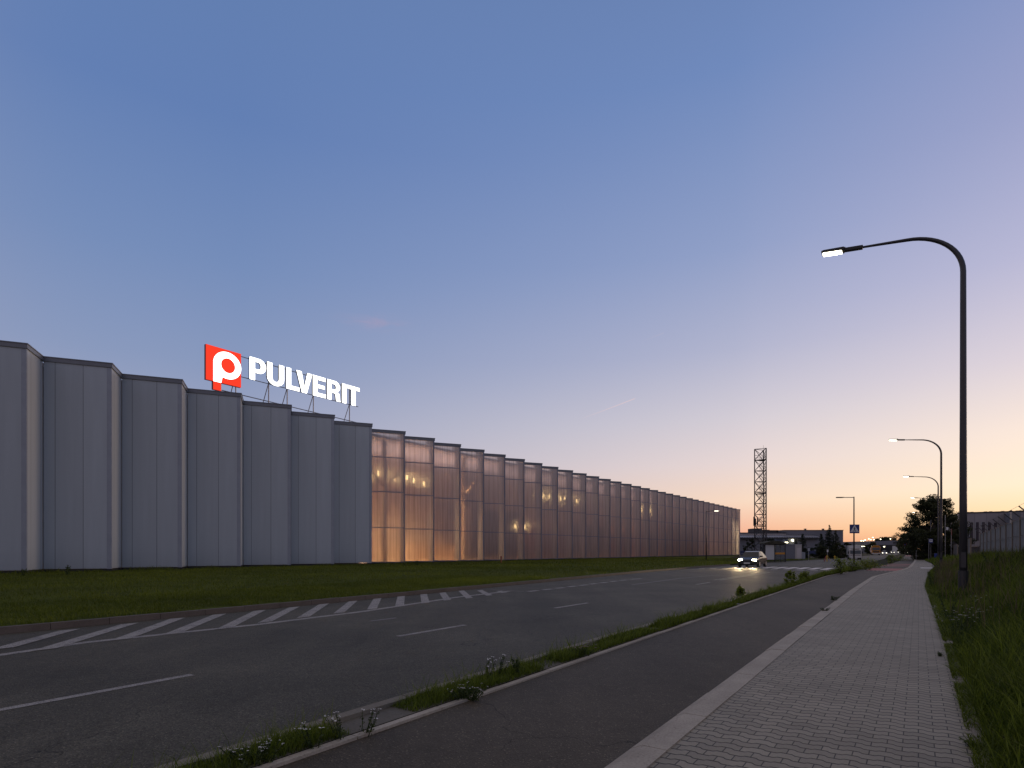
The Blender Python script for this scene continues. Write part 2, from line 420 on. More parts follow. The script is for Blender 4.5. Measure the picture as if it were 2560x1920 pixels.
def cladding(name, col, seam, off, ribs=60.0):
    """sandwich panel: fine vertical ribs, a groove at every panel joint; x of the object runs along the wall"""
    m, b, pb = mat_base(name)
    t = b.n('ShaderNodeTexCoord'); sp = b.n('ShaderNodeSeparateXYZ'); b.link(t.outputs['Object'], sp.inputs[0])
    x = b.m('ADD', sp.outputs[0], off)
    fr = b.m('ABSOLUTE', b.m('SUBTRACT', b.m('FRACT', b.m('DIVIDE', x, seam)), 0.5))
    groove = b.mapr(fr, 0.008, 0.016)
    st = b.mapping(t.outputs['Object'], scale=(1.0, 1.0, 0.06))
    dirt = b.m('MULTIPLY', b.mapr(b.noise(st, 2.2, 4, 0.6), 0.3, 0.7, 0.95, 1.04), b.mapr(sp.outputs[2], 0.3, 1.8, 0.90, 1.0))
    oi = b.n('ShaderNodeObjectInfo')
    ident = b.m('FLOOR', b.m('ADD', b.m('DIVIDE', x, seam), 0.5))
    wn = b.n('ShaderNodeTexWhiteNoise'); wn.noise_dimensions = '2D'
    cv = b.n('ShaderNodeCombineXYZ'); b.link(ident, cv.inputs[0]); b.link(oi.outputs['Random'], cv.inputs[1]); b.link(cv.outputs[0], wn.inputs['Vector'])
    pv = b.mapr(wn.outputs['Value'], 0, 1, 0.95, 1.05)
    sc = b.n('ShaderNodeVectorMath', operation='SCALE'); sc.inputs[0].default_value = col
    b.link(b.m('MULTIPLY', b.m('MULTIPLY', dirt, pv), b.mapr(groove, 0, 1, 0.45, 1.0)), sc.inputs['Scale']); b.link(sc.outputs[0], pb.inputs['Base Color'])
    pb.inputs['Roughness'].default_value = 0.38; pb.inputs['Metallic'].default_value = 0.0; pb.inputs['Specular IOR Level'].default_value = 0.5
    rib = b.m('SINE', b.m('MULTIPLY', x, ribs))
    bp = b.n('ShaderNodeBump'); bp.inputs['Strength'].default_value = 0.35; bp.inputs['Distance'].default_value = 0.01
    wav = b.m('MULTIPLY', b.noise(b.mapping(t.outputs['Object'], scale=(1.0, 1.0, 0.22)), 0.9, 2, 0.5), 2.2)
    b.link(b.m('ADD', wav, b.m('ADD', b.m('MULTIPLY', rib, 0.10), b.m('MULTIPLY', groove, 1.0))), bp.inputs['Height']); b.link(bp.outputs[0], pb.inputs['Normal'])
    return m
M_clad = cladding('grey ribbed sandwich panel', (0.40, 0.438, 0.462), 1.55, 0.1)
M_trim = plain('grey folded trim', (0.30, 0.325, 0.365), 0.4, 0.1, 0.06, 2)
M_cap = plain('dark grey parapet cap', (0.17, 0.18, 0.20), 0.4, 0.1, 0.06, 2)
M_alu = plain('blue grey aluminium profile', (0.20, 0.21, 0.25), 0.35, 0.3, 0.06, 2)
M_lite = plain('bright joint flashing', (0.42, 0.40, 0.38), 0.4, 0.1, 0.05)

def polycarbonate():
    m = bpy.data.materials.new('milky ribbed polycarbonate'); m.use_nodes = True; b = NB(m.node_tree); m.node_tree.nodes.clear()
    t = b.n('ShaderNodeTexCoord'); sp = b.n('ShaderNodeSeparateXYZ'); b.link(t.outputs['Object'], sp.inputs[0])
    oi = b.n('ShaderNodeObjectInfo')
    x = sp.outputs[0]
    SE = 0.64
    seam = b.mapr(b.m('ABSOLUTE', b.m('SUBTRACT', b.m('FRACT', b.m('DIVIDE', x, SE)), 0.5)), 0.018, 0.065, 0.52, 1.0)
    shift = b.n('ShaderNodeCombineXYZ'); b.link(b.m('MULTIPLY', oi.outputs['Random'], 37.0), shift.inputs[0])
    va = b.n('ShaderNodeVectorMath', operation='ADD'); b.link(t.outputs['Object'], va.inputs[0]); b.link(shift.outputs[0], va.inputs[1])
    st = b.mapping(va.outputs[0], scale=(1.0, 1.0, 0.035))
    streak = b.mapr(b.noise(st, 5.5, 4, 0.65), 0.28, 0.72, 0.66, 1.2)
    tint = b.m('MULTIPLY', b.m('MULTIPLY', seam, streak), b.mapr(oi.outputs['Random'], 0, 1, 0.78, 1.14))
    sc = b.n('ShaderNodeVectorMath', operation='SCALE'); sc.inputs[0].default_value = (0.90, 0.77, 0.675); b.link(tint, sc.inputs['Scale'])
    bp = b.n('ShaderNodeBump'); bp.inputs['Strength'].default_value = 0.25; bp.inputs['Distance'].default_value = 0.02
    b.link(b.m('SINE', b.m('MULTIPLY', x, 2 * math.pi / 0.064)), bp.inputs['Height'])
    rf = b.n('ShaderNodeBsdfRefraction'); rf.inputs['IOR'].default_value = 1.25; rf.inputs['Roughness'].default_value = 0.58; b.link(sc.outputs[0], rf.inputs[0])
    rg = b.n('ShaderNodeBsdfRefraction'); rg.inputs['IOR'].default_value = 1.12; rg.inputs['Roughness'].default_value = 0.26; b.link(sc.outputs[0], rg.inputs[0])
    tr = b.n('ShaderNodeMixShader'); tr.inputs[0].default_value = 0.04; tb_ = b.n('ShaderNodeBsdfTransparent'); b.link(sc.outputs[0], tb_.inputs[0]); b.link(rg.outputs[0], tr.inputs[1]); b.link(tb_.outputs[0], tr.inputs[2])
    df = b.n('ShaderNodeBsdfDiffuse'); df.inputs[0].default_value = (0.38, 0.29, 0.255, 1)
    gl = b.n('ShaderNodeBsdfGlossy'); gl.inputs['Roughness'].default_value = 0.22; gl.inputs[0].default_value = (0.9, 0.86, 0.86, 1); b.link(bp.outputs[0], gl.inputs['Normal'])
    m1 = b.n('ShaderNodeMixShader'); m1.inputs[0].default_value = 0.30; b.link(rf.outputs[0], m1.inputs[1]); b.link(tr.outputs[0], m1.inputs[2])
    m2 = b.n('ShaderNodeMixShader'); m2.inputs[0].default_value = 0.30; b.link(m1.outputs[0], m2.inputs[1]); b.link(df.outputs[0], m2.inputs[2])
    fz = b.n('ShaderNodeFresnel'); fz.inputs[0].default_value = 1.6
    m3 = b.n('ShaderNodeMixShader'); b.link(b.m('MULTIPLY', fz.outputs[0], 3.4, clamp=True), m3.inputs[0]); b.link(m2.outputs[0], m3.inputs[1]); b.link(gl.outputs[0], m3.inputs[2])
    o = b.n('ShaderNodeOutputMaterial'); b.link(m3.outputs[0], o.inputs[0])
    return m
M_poly = polycarbonate()

# ------------------------------------------------------------------ ground, road and paths
def strip(name, left, right, mat, z=0.0, kind='structure', parent=None):
    """surface between two lists of (s, p)"""
    mb = MB()
    n = len(left)
    vs = [SP(s, p, z) for s, p in left] + [SP(s, p, z) for s, p in right]
    mb.add(vs, [(i, i + 1, n + i + 1, n + i) for i in range(n - 1)])
    o = mb.build(name, mat, parent)
    if o.data.polygons and o.data.polygons[0].normal.z < 0: o.data.flip_normals()
    if kind and not parent: o['kind'] = kind
    return o
def lerp_poly(pl, s):
    for (s0, p0), (s1, p1) in zip(pl, pl[1:]):
        if s0 <= s <= s1: return p0 + (p1 - p0) * (s - s0) / (s1 - s0)
    return pl[0][1] if s < pl[0][0] else pl[-1][1]
SS = [-60, -30, -10, 0, 5, 10, 15, 20, 25, 30, 35, 38, 41, 44, 47, 50, 53, 56, 60, 65, 70, 80, 95, 120, 160, 220, 320, 600]
ROADL = [(-60, -12.8), (0, -13.35), (12, -13.9), (25, -14.7), (40, -15.7), (60, -16.0), (80, -15.4), (120, -12.8), (200, -12.6), (600, -20)]
ROADR = [(-60, -3.95), (0, -4.0), (8, -4.25), (40, -4.75), (60, -4.6), (600, -10)]
BIKEL = [(-60, -3.45), (0, -3.5), (10, -3.72), (20, -3.95), (38, -4.3), (43, -4.1), (60, -3.2), (90, -2.2), (200, -3.2), (600, -7.5)]
BIKER = [(-60, -1.6), (0, -1.66), (10, -1.84), (25, -2.07), (38, -2.15), (44, -1.75), (52, -1.15), (62, -0.75), (100, -0.5), (200, -1.0), (600, -4.2)]
WALKL = [(s, p + 0.27) for s, p in BIKER]
WALKR = [(-60, 0.30), (0, 0.33), (12, 0.36), (28, 0.25), (45, 0.55), (62, 1.2), (85, 1.2), (100, 0.75), (200, 0.6), (600, -2.5)]
def rs(pl): return [(s, lerp_poly(pl, s)) for s in SS]
ground = MB().add([(-4000, -600, -0.05), (4000, -600, -0.05), (4000, 5500, -0.05), (-4000, 5500, -0.05)], [(0, 1, 2, 3)]).build('ground', M_field)
tag(ground, kind='structure')
road = strip('road', rs(ROADL), rs(ROADR), M_road, 0.0)
bike = strip('cycle_path', rs(BIKEL), rs(BIKER), M_bike, 0.035)
# pavement of wavy stones
walk = strip('sidewalk', rs(WALKL), rs(WALKR), M_pave, 0.075)
# side street opening behind the crossing
BL_P = -44.5
def kerb(name, line, width, z0, z1_, s0, s1, mat, seg=1.0, chamfer=0.0, gap=0.008, right=True):
    mb = MB(); s = s0
    while s < s1:
        e = min(s + seg, s1)
        jit = random.uniform(-0.004, 0.004)
        q = []
        for ss in (s + gap / 2, e - gap / 2):
            p = lerp_poly(line, ss); a, c = (p, p + width) if right else (p - width, p)
            if chamfer: prof = [(a, z0), (a, z1_ * 0.55 + jit), (a + chamfer, z1_ + jit), (c, z1_ + jit), (c, z0)]
            else: prof = [(a, z0), (a, z1_ + jit - 0.01), (a + 0.012, z1_ + jit), (c, z1_ + jit), (c, z0)]
            q.append([SP(ss, pp, zz) for pp, zz in prof])
        n = 5
        mb.add(q[0] + q[1], [(i, i + 1, n + i + 1, n + i) for i in range(n - 1)] + [(0, 1, 2, 3, 4), (9, 8, 7, 6, 5)])
        s = e
    o = mb.build(name, mat); tag(o, kind='structure'); return o
kerb('footpath_kerb', BIKER, 0.27, -0.02, 0.085, -4, 120, M_kerb, 1.0, 0.085)
kerb('verge_kerb', ROADR, 0.13, -0.02, 0.10, -4, 52, M_kerb2, 1.0)
kerb('cycle_path_kerb', [(s, p - 0.085) for s, p in BIKEL], 0.085, -0.02, 0.055, -4, 46, M_kerb, 1.0, 0, 0.01)
M_kerb3 = concrete('stained kerb concrete', (0.12, 0.10, 0.085), 0.2)
kerb('lawn_kerb', ROADL, 0.15, -0.02, 0.125, -14, 62, M_kerb3, 1.0, 0.0, 0.01, right=False)
kerb('meadow_kerb', WALKR, 0.085, -0.02, 0.095, -4, 60, M_kerb2, 1.0, 0, 0.01)
# verge soil between road and cycle path
VL = [(s, p + 0.13) for s, p in ROADR]; VR = [(s, p - 0.085) for s, p in BIKEL]
SV = [-4, 0, 5, 10, 15, 20, 25, 30, 35, 38, 41, 44, 47, 50, 54]
verge = strip('verge', [(s, lerp_poly(VL, s)) for s in SV], [(s, lerp_poly(VR, s)) for s in SV], M_soil, 0.06)
# lawn in front of the factory
LAWNR = [(s, p - 0.17) for s, p in ROADL]
SL = [-60, -30, -14, -5, 0, 5, 12, 25, 40, 60, 70]
lawn = strip('lawn', [(s, -47.5) for s in SL] + [(195, -47.5)], [(s, lerp_poly(LAWNR, s)) for s in SL] + [(82, -22.0)], M_lawn, 0.11)
# bank rising to the concrete fence
def bank_z(p, s):
    t = min(max((p - 0.95) / 3.0, 0), 1); t = t * t * (3 - 2 * t)
    fade = 1.0 if s < 45 else max(0.25, 1 - (s - 45) / 60)
    return 0.07 + 1.0 * t * fade + 0.05 * math.sin(s * 0.9 + p * 1.7) * t
mb = MB(); bs = [-10, -6, -3, 0, 2, 4, 6, 8, 10, 13, 16, 20, 25, 30, 36, 45, 55, 65, 80, 100, 140]
bp_ = [0.0, 0.4, 0.9, 1.5, 2.2, 3.0, 3.8, 4.4, 6, 10, 30, 90]
for s in bs:
    r0 = lerp_poly(WALKR, s) + 0.085
    for q in bp_:
        pz = 0.45 + q
        mb.v.append(tuple(SP(s, r0 + q, bank_z(pz, s))))
nb = len(bp_)
mb.f = [(i * nb + j, (i + 1) * nb + j, (i + 1) * nb + j + 1, i * nb + j + 1) for i in range(len(bs) - 1) for j in range(nb - 1)]
mb.mi = [0] * len(mb.f)
bank = mb.build('grass_bank', M_bank, smooth=True); tag(bank, kind='structure')

# painted markings (parts of the road)
def patch(mb, quad): mb.add(quad, [tuple(range(len(quad)))])
mk = MB()
def dash(mb, s0, s1, pline, wd, z=0.004):
    a, c = lerp_poly(pline, s0), lerp_poly(pline, s1)
    patch(mb, [SP(s0, a - wd / 2, z), SP(s1, c - wd / 2, z), SP(s1, c + wd / 2, z), SP(s0, a + wd / 2, z)])
def gsp(px, py): return toSP(G(px, py))
CL = [gsp(0, 1776), gsp(480, 1687), gsp(995, 1591), gsp(1163, 1562.5), gsp(1389, 1520), gsp(1472, 1507), gsp(1597, 1485), gsp(1648, 1476)]
CL = [(-20, CL[0][1])] + sorted(CL) + [(120, -9)]
for (a, c) in (((-60, 1787), (480, 1687)), ((995, 1591), (1163, 1562.5)), ((1389, 1520.5), (1472, 1507.5)), ((1730, 1461), (1764, 1455.5))):
    dash(mk, gsp(*a)[0], gsp(*c)[0], CL, 0.12)
# double line before the crossing
for (a, c) in (((1785, 1450), (1915, 1430)), ((1800, 1450.5), (1925, 1431))):
    A, B = gsp(*a), gsp(*c); dash(mk, A[0], B[0], sorted([A, B]), 0.10)
lane = mk.build('lane_marking', M_paint, road)
mk = MB()
# hatched area: outer line and slanted bars
OUT = [gsp(0, 1638), gsp(217, 1606), gsp(640, 1562), gsp(907, 1529), gsp(1140, 1493.5), gsp(1273, 1478)]
OUT = [(-14, OUT[0][1] + 0.25)] + OUT
for A, B in zip(OUT, OUT[1:]): dash(mk, A[0], B[0], [A, B], 0.20)
hat = [((0, 1623), (175, 1575)), ((110, 1625), (325, 1559.5)), ((300, 1600), (445, 1546)), ((430, 1585), (550, 1536)), ((560, 1572), (650, 1526.5)),
       ((662, 1556), (736, 1518)), ((758, 1544), (811, 1510)), ((847, 1533), (883, 1503)), ((930, 1523), (944, 1496)),
       ((999, 1515), (1003, 1491)), ((1064, 1508), (1059, 1486)), ((1119, 1501), (1106, 1482)), ((1174, 1496), (1153, 1477)), ((1224, 1489), (1199, 1476)), ((1262, 1482), (1247, 1478))]
for i, (a, c) in enumerate(hat):
    A, B = Vector(gsp(*a)), Vector(gsp(*c))
    wd = 0.33
    patch(mk, [SP(A.x - wd / 2, A.y, 0.008), SP(B.x - wd / 2, B.y, 0.008), SP(B.x + wd / 2, B.y, 0.008), SP(A.x + wd / 2, A.y, 0.008)])
a, c = gsp(1215, 1473), gsp(1312, 1480)
patch(mk, [SP(a[0], a[1] - .08, .012), SP(c[0], c[1] - .08, .012), SP(c[0], c[1] + .08, .012), SP(a[0], a[1] + .08, .012)])
mk.build('hatched_marking', M_paint, road)
mk = MB()
for a, c in (((1321, 1479), (1345, 1476)), ((1357, 1475), (1380, 1472.5)), ((1390, 1471), (1410, 1469)), ((1420, 1467.5), (1441, 1465)), ((1449, 1464), (1468, 1462)),
             ((1474, 1460.5), (1493, 1458.5)), ((1500, 1457.5), (1518, 1455.5)), ((1526, 1454.5), (1542, 1452.5)), ((1550, 1451.5), (1566, 1449.8)), ((1576, 1448.5), (1603, 1446.5))):
    A, B = gsp(*a), gsp(*c); dash(mk, A[0], B[0], sorted([A, B]), 0.22)
mk.build('edge_dashes', M_paint, road)
mk = MB()
for a, c in (((926, 1553), (990, 1545)), ((1580, 1462), (1700, 1446)), ((1700, 1446), (1800, 1437)), ((1640, 1425), (1760, 1419))):
    A, B = gsp(*a), gsp(*c); dash(mk, A[0], B[0], sorted([A, B]), 0.10)
mk.build('faded_marking', M_faint, road)
mk = MB()
# zebra: bars along the street set across it
za, zb = Vector(gsp(1840 + 1580 / 6.9125, 1280 + 983 / 6.9125)), Vector(gsp(1840 + 40 / 6.9125, 1280 + 948 / 6.9125))
NZ = 9
for i in range(NZ):
    p = za.lerp(zb, i / (NZ - 1))
    s0, pp = p.x, p.y
    patch(mk, [SP(s0 - 2.6, pp - 0.28, 0.006), SP(s0 + 2.6, pp - 0.28, 0.006), SP(s0 + 2.6, pp + 0.28, 0.006), SP(s0 - 2.6, pp + 0.28, 0.006)])
for i in range(0, 13):
    pp = za.y + 0.6 - i * 0.95
    patch(mk, [SP(za.x - 5.0, pp - 0.25, 0.006), SP(za.x - 4.6, pp - 0.25, 0.006), SP(za.x - 4.6, pp + 0.25, 0.006), SP(za.x - 5.0, pp + 0.25, 0.006)])
mk.build('zebra_crossing', M_paint2, road)
mk = MB()
for s0 in range(72, 300, 9):
    dash(mk, s0, s0 + 3.0, [(60, -9.6), (120, -8.0), (200, -7.9), (400, -12)], 0.12)
mk.build('lane_dashes', M_paint, road)
mk = MB()
patch(mk, [SP(50.5, -3.2, .045), SP(57, -3.1, .045), SP(57, -.92, .045), SP(50.5, -1.32, .045)])
patch(mk, [SP(66, -3.0, .045), SP(68.5, -3.0, .045), SP(68.5, -.75, .045), SP(66, -.75, .045)])
patch(mk, [SP(74, -2.8, .045), SP(77, -2.75, .045), SP(77, -.7, .045), SP(74, -.7, .045)])
patch(mk, [SP(190, -3.0, .045), SP(215, -3.3, .045), SP(215, -1.3, .045), SP(190, -1.1, .045)])
mk.build('red_crossing', M_red, bike)
mk = MB()
for i in range(8):
    patch(mk, [SP(49.2, -3.25 + i * .25, .046), SP(49.9, -3.25 + i * .25, .046), SP(49.9, -3.12 + i * .25, .046), SP(49.2, -3.12 + i * .25, .046)])
mk.build('white_marking', M_paint, bike)
mk = MB()
patch(mk, [SP(58.0, 0.15, .079), SP(60.5, 0.15, .079), SP(60.5, 1.0, .079), SP(58.0, 1.0, .079)])
mk.build('white_slab', M_paint2, walk)

# ------------------------------------------------------------------ factory with saw-tooth facade
K = 2212.0 / 2560.0
S_ = 4.6                                             # facade module along the street
TL = math.atan2(5000 - CX, F)                        # compass angle of the long faces
dl = Vector((math.sin(TL), math.cos(TL), 0)); dsv = Vector((-dl.y, dl.x, 0))
dst = Vector((DS, DC, 0))
LB, LA = S_ * dl.dot(dst), S_ * dsv.dot(dst)
# outer corner number 6 stands at x=803/2212, y=1222/1659 of the photo
C6 = G(803 / K, 1222 / K)
HB = 14.3
def corner(i): return C6 + dst * (S_ * (i - 6))
N0, N1 = -3, 38
PB = toSP(C6)[1]
fac = thing('factory_building', corner(0), 0, 'long grey factory hall with saw-tooth facade and glowing translucent bays', 'factory')
base = Vector(corner(0))
def place(o, pos, ang):
    o.location = Vector(pos) - base; o.rotation_euler = (0, 0, ang)
AL = math.atan2(dl.y, dl.x); ASH = math.atan2(dsv.y, dsv.x)
Z0, ZT = 0.30, HB - 0.32
# prototypes: x along the face, y into the building
wall_l = MB().box((0.05, 0.0, Z0), (LB - 0.26, 0.12, ZT)).build('wall_panel', M_clad, fac)
wall_s = MB().box((0.02, 0.0, Z0), (LA - 0.08, 0.12, ZT)).build('return_panel', M_clad, fac)
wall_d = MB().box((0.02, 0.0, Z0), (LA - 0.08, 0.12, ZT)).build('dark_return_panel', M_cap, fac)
trim_c = MB().box((LB - 0.26, -0.012, Z0 - 0.03), (LB + 0.012, 0.14, ZT)).build('corner_trim', M_trim, fac)
flash = MB().box((LA - 0.08, -0.02, Z0), (LA - 0.02, 0.03, ZT)).build('joint_flashing', M_lite, fac)
cap_l = MB().box((-0.02, -0.07, ZT), (LB + 0.07, 0.45, HB - 0.06)).box((-0.02, -0.10, HB - 0.06), (LB + 0.10, 0.45, HB)).build('parapet_cap', M_cap, fac)
cap_s = MB().box((0.0, -0.068, ZT + 0.002), (LA - 0.09, 0.45, HB - 0.062)).box((0.0, -0.098, HB - 0.062), (LA - 0.12, 0.45, HB - 0.003)).build('return_cap', M_cap, fac)
plinth_l = MB().box((0.0, 0.04, -0.2), (LB, 0.2, Z0 - 0.04)).build('plinth', M_black, fac)
plinth_s = MB().box((0.0, 0.04, -0.2), (LA, 0.2, Z0 - 0.04)).build('return_plinth', M_black, fac)
pane = MB().add([(0.05, 0, Z0 + 0.06), (LB - 0.13, 0, Z0 + 0.06), (LB - 0.13, 0, ZT), (0.05, 0, ZT)], [(0, 1, 2, 3)]).build('translucent_panel', M_poly, fac)
mull = MB().box((LB - 0.13, -0.05, Z0 - 0.03), (LB + 0.01, 0.16, ZT)).build('corner_mullion', M_alu, fac)
sill = MB().box((0.0, -0.04, Z0 - 0.04), (LB - 0.13, 0.10, Z0 + 0.06)).build('bottom_rail', M_alu, fac)
girt = MB().box((0.05, -0.014, -0.055), (LB - 0.13, 0.07, 0.055)).build('cross_rail', M_alu, fac)
first = {}
def put(proto, pos, ang, dz=0.0):
    if proto.name not in first: first[proto.name] = 1; o = proto
    else: o = proto.copy(); COL.objects.link(o)
    place(o, Vector(pos) + Vector((0, 0, dz)), ang); return o
for i in range(N0, N1 + 1):
    oc = corner(i); ic = oc - dl * LB            # face i: from inner corner to outer corner i
    put(cap_l, ic, AL); put(plinth_l, ic, AL)
    if i <= 6:
        put(wall_l, ic, AL); put(trim_c, ic, AL)
    else:
        put(pane, ic, AL); put(mull, ic, AL); put(sill, ic, AL)
        for zz in (3.95, 7.75, 11.4): put(girt, ic, AL, zz)
    if i < N1:                                    # return from outer corner i back to the next inner corner
        put(cap_s, oc, ASH); put(plinth_s, oc, ASH)
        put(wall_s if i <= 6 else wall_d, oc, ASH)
        if i <= 6: put(flash, oc, ASH)
# hall behind: local frame along the street
def LOC(s, p, z): return SP(s, p, z) - base
def fbox(mb, s0, s1, p0, p1, z0, z1_):
    c = [LOC(s, p, z) for z in (z0, z1_) for s, p in ((s0, p0), (s1, p0), (s1, p1), (s0, p1))]
    mb.add(c, [(3, 2, 1, 0), (4, 5, 6, 7), (0, 1, 5, 4), (1, 2, 6, 5), (2, 3, 7, 6), (3, 0, 4, 7)])
s6 = toSP(C6)[0]
SA, SE_ = s6 - 9 * S_, s6 + (N1 - 6) * S_
PI_ = PB - 0.55 * LA - 1.2
M_hwall = plain('tan hall wall', (0.40, 0.31, 0.24), 0.8, var=0.1, scale=0.4)
M_hfloor = plain('hall floor', (0.34, 0.24, 0.16), 0.6, var=0.1, scale=0.5)
M_hceil = plain('hall ceiling deck', (0.42, 0.39, 0.40), 0.7, var=0.06, scale=0.5)
M_hdark = plain('dark machine housing', (0.06, 0.045, 0.05), 0.6, var=0.2, scale=0.7)
M_hbrown = plain('stacked cartons and racking', (0.20, 0.09, 0.065), 0.8, var=0.45, scale=0.9)
mb = MB(); fbox(mb, SA, SE_ - 0.3, PB - 34, PB - 2.4, HB - 0.62, HB - 0.36); mb.build('roof', M_hceil, fac)
mb = MB(); fbox(mb, SA, SE_ - 0.3, PB - 34, PB - 2.4, -0.1, 0.16); mb.build('hall_floor', M_hfloor, fac)
mb = MB(); fbox(mb, s6 + 1.0, SE_ - 0.3, PB - 15.2, PB - 15, 0.16, HB - 0.62); mb.build('back_wall', M_hwall, fac)
mb = MB(); fbox(mb, s6 + 0.6, s6 + 0.9, PB - 15, PB - 2.9, 0.16, HB - 0.62); mb.build('partition_wall', M_hwall, fac)
mb = MB(); fbox(mb, SE_ - 0.3, SE_ - 0.05, PB - 34, PB - 0.3, 0.0, HB - 0.4); mb.build('end_wall', M_clad, fac)
mb = MB(); fbox(mb, SA, SE_, PB - 34.3, PB - 34, 0.0, HB - 0.4); mb.build('rear_wall', M_clad, fac)
for i in range(7, N1, 3):                          # columns with diagonal struts
    mb = MB(); sc_ = s6 + (i - 6) * S_ + 0.8
    fbox(mb, sc_ - 0.2, sc_ + 0.2, PB - 4.4, PB - 4.0, 0.16, HB - 0.62)
    mb.bar(LOC(sc_, PB - 4.2, 8.6), LOC(sc_ + 3.4, PB - 4.2, 11.6), 0.25); mb.bar(LOC(sc_, PB - 4.2, 8.6), LOC(sc_ - 3.4, PB - 4.2, 11.6), 0.25)
    mb.build('hall_column', M_hwall, fac)
rr = random.Random(5)
for (i0, i1, zt, mt) in ((6.8, 7.4, 6.2, M_hbrown), (8.9, 11, 2.4, M_hwall), (11.3, 14.2, 7.6, M_hdark), (14.6, 17.0, 5.2, M_hbrown), (17.4, 20.5, 6.4, M_hdark), (21, 24.5, 5.0, M_hbrown),
                         (25, 28.0, 6.0, M_hdark), (28.4, 32, 5.0, M_hbrown), (32.5, 36.0, 5.6, M_hbrown)):
    mb = MB(); fbox(mb, s6 + (i0 - 6) * S_, s6 + (i1 - 6) * S_, PB - 11.5, PB - 7.5, 0.16, zt); mb.build('storage_rack', mt, fac)
M_hlamp = emit('hall lamp glass', (1.0, 0.76, 0.36), 13.0)
def hall_lamp(k, z, p, e):
    pos = LOC(s6 + (k - 6) * S_, p, z)
    mb = MB(); c = [pos + Vector((x, y, zz)) for zz in (-0.3, 0.3) for x, y in ((-.065, -.065), (.065, -.065), (.065, .065), (-.065, .065))]
    mb.add(c, [(3, 2, 1, 0), (4, 5, 6, 7), (0, 1, 5, 4), (1, 2, 6, 5), (2, 3, 7, 6), (3, 0, 4, 7)])
    o = mb.build('hall_lamp', M_hlamp, fac)
for k in (6.5, 6.95, 7.2, 7.4, 7.65, 7.9, 8.15, 8.45, 8.7, 8.95, 9.2, 9.6): hall_lamp(k, 10.3 + 0.25 * (int(k * 20) % 3), PB - 9.0, 1)
for k in (15.5, 15.75, 16.0, 16.35, 16.6, 16.85, 17.2, 17.5, 17.8, 18.1, 18.5): hall_lamp(k, 10.9, PB - 9.0, 1)
for k in (13.55, 13.75, 13.95, 14.15): hall_lamp(k, 5.3, PB - 7.0, 1)
for k in (24.6, 24.9, 25.2, 25.5, 25.9, 26.3): hall_lamp(k, 11.0, PB - 9, 1)
for k in (32.2, 32.7): hall_lamp(k, 9.5, PB - 9, 1)
def hall_light(k, z, p, e, sx, sy, col=(1.0, 0.68, 0.40)):
    l = bpy.data.lights.new('hall_light', 'AREA'); l.shape = 'RECTANGLE'; l.size = sx; l.size_y = sy; l.energy = e; l.color = col; l.spread = R(105)
    o = bpy.data.objects.new('hall_light', l); COL.objects.link(o); o.parent = fac
    o.location = LOC(s6 + (k - 6) * S_, p, z); o.rotation_euler = (0, 0, math.pi / 2 - STREET)
HL = 1.45
hall_light(8.4, 12.6, PB - 8, 3600 * HL, 20, 4, (1.0, 0.77, 0.46))
hall_light(9.2, 11.8, PB - 6.0, 1100 * HL, 14, 2, (1.0, 0.62, 0.30))
hall_light(14, 12.6, PB - 8, 700 * HL, 24, 4, (1.0, 0.52, 0.38))
hall_light(20, 12.6, PB - 8, 900 * HL, 26, 4, (1.0, 0.50, 0.36))
hall_light(26, 12.6, PB - 8, 1100 * HL, 26, 4, (1.0, 0.50, 0.36))
hall_light(32, 12.6, PB - 8, 1700 * HL, 24, 4, (1.0, 0.56, 0.38))
def upper_bay_fill(k, e, sx):  # added area light without a fixture, brightens ceiling and upper bays
    l = bpy.data.lights.new('upper_bay_fill', 'AREA'); l.shape = 'RECTANGLE'; l.size = sx; l.size_y = 7; l.energy = e; l.color = (1.0, 0.84, 0.88); l.spread = R(140)
    o = bpy.data.objects.new('upper_bay_fill', l); COL.objects.link(o); o.parent = fac
    o.location = LOC(s6 + (k - 6) * S_, PB - 8.5, 9.3); o.rotation_euler = (math.pi, 0, math.pi / 2 - STREET)
upper_bay_fill(9.5, 1000, 24); upper_bay_fill(15, 560, 24); upper_bay_fill(20.5, 480, 24); upper_bay_fill(26, 480, 24); upper_bay_fill(32, 600, 24)
hall_light(37.2, 12.6, PB - 5, 3600 * HL, 6, 5, (1.0, 0.76, 0.46))

# ------------------------------------------------------------------ roof sign
SGP = PB - 2.0
M_sred = emit('lit red sign face', lin((255, 66, 44)), 1.0)
M_swht = emit('lit white sign face', (1.0, 0.985, 0.94), 3.0)
M_side = plain('sign return', (0.10, 0.10, 0.11), 0.5)
M_redside = plain('red sign return', (0.12, 0.01, 0.01), 0.5)
sl_, zt_ = onP(515, 859.5, SGP); sr_, _ = onP(602.7, 883.4, SGP); _, zb_ = onP(515, 947.9, SGP)
sbase = SP(sl_, SGP, HB)
sign = thing('roof_sign', sbase, math.pi / 2 - STREET, 'lit rooftop sign with red panel, white P emblem and PULVERIT letters', 'sign')
# local: x along the street, y into the building, z above parapet
PW, PH = sr_ - sl_, zt_ - zb_
zb0 = zb_ - HB
def sq(x, z): return (x * PW, zb0 + z * PH)
tabL = [sq(0, 0), sq(.20, 0), sq(.20, -.235), sq(.42, -.235), sq(.42, 0), sq(1, 0), sq(1, 1), sq(0, 1)]
MB().prism(tabL, 0.03, 0.26).build('panel_box', M_redside, sign)
MB().prism([(x, z) for x, z in tabL], 0.0, 0.028).build('red_panel', M_sred, sign)
def ell(cx, cz, rx, rz, a0, a1, n=28): return [(cx + rx * math.cos(R(a0 + (a1 - a0) * i / n)), cz + rz * math.sin(R(a0 + (a1 - a0) * i / n))) for i in range(n + 1)]
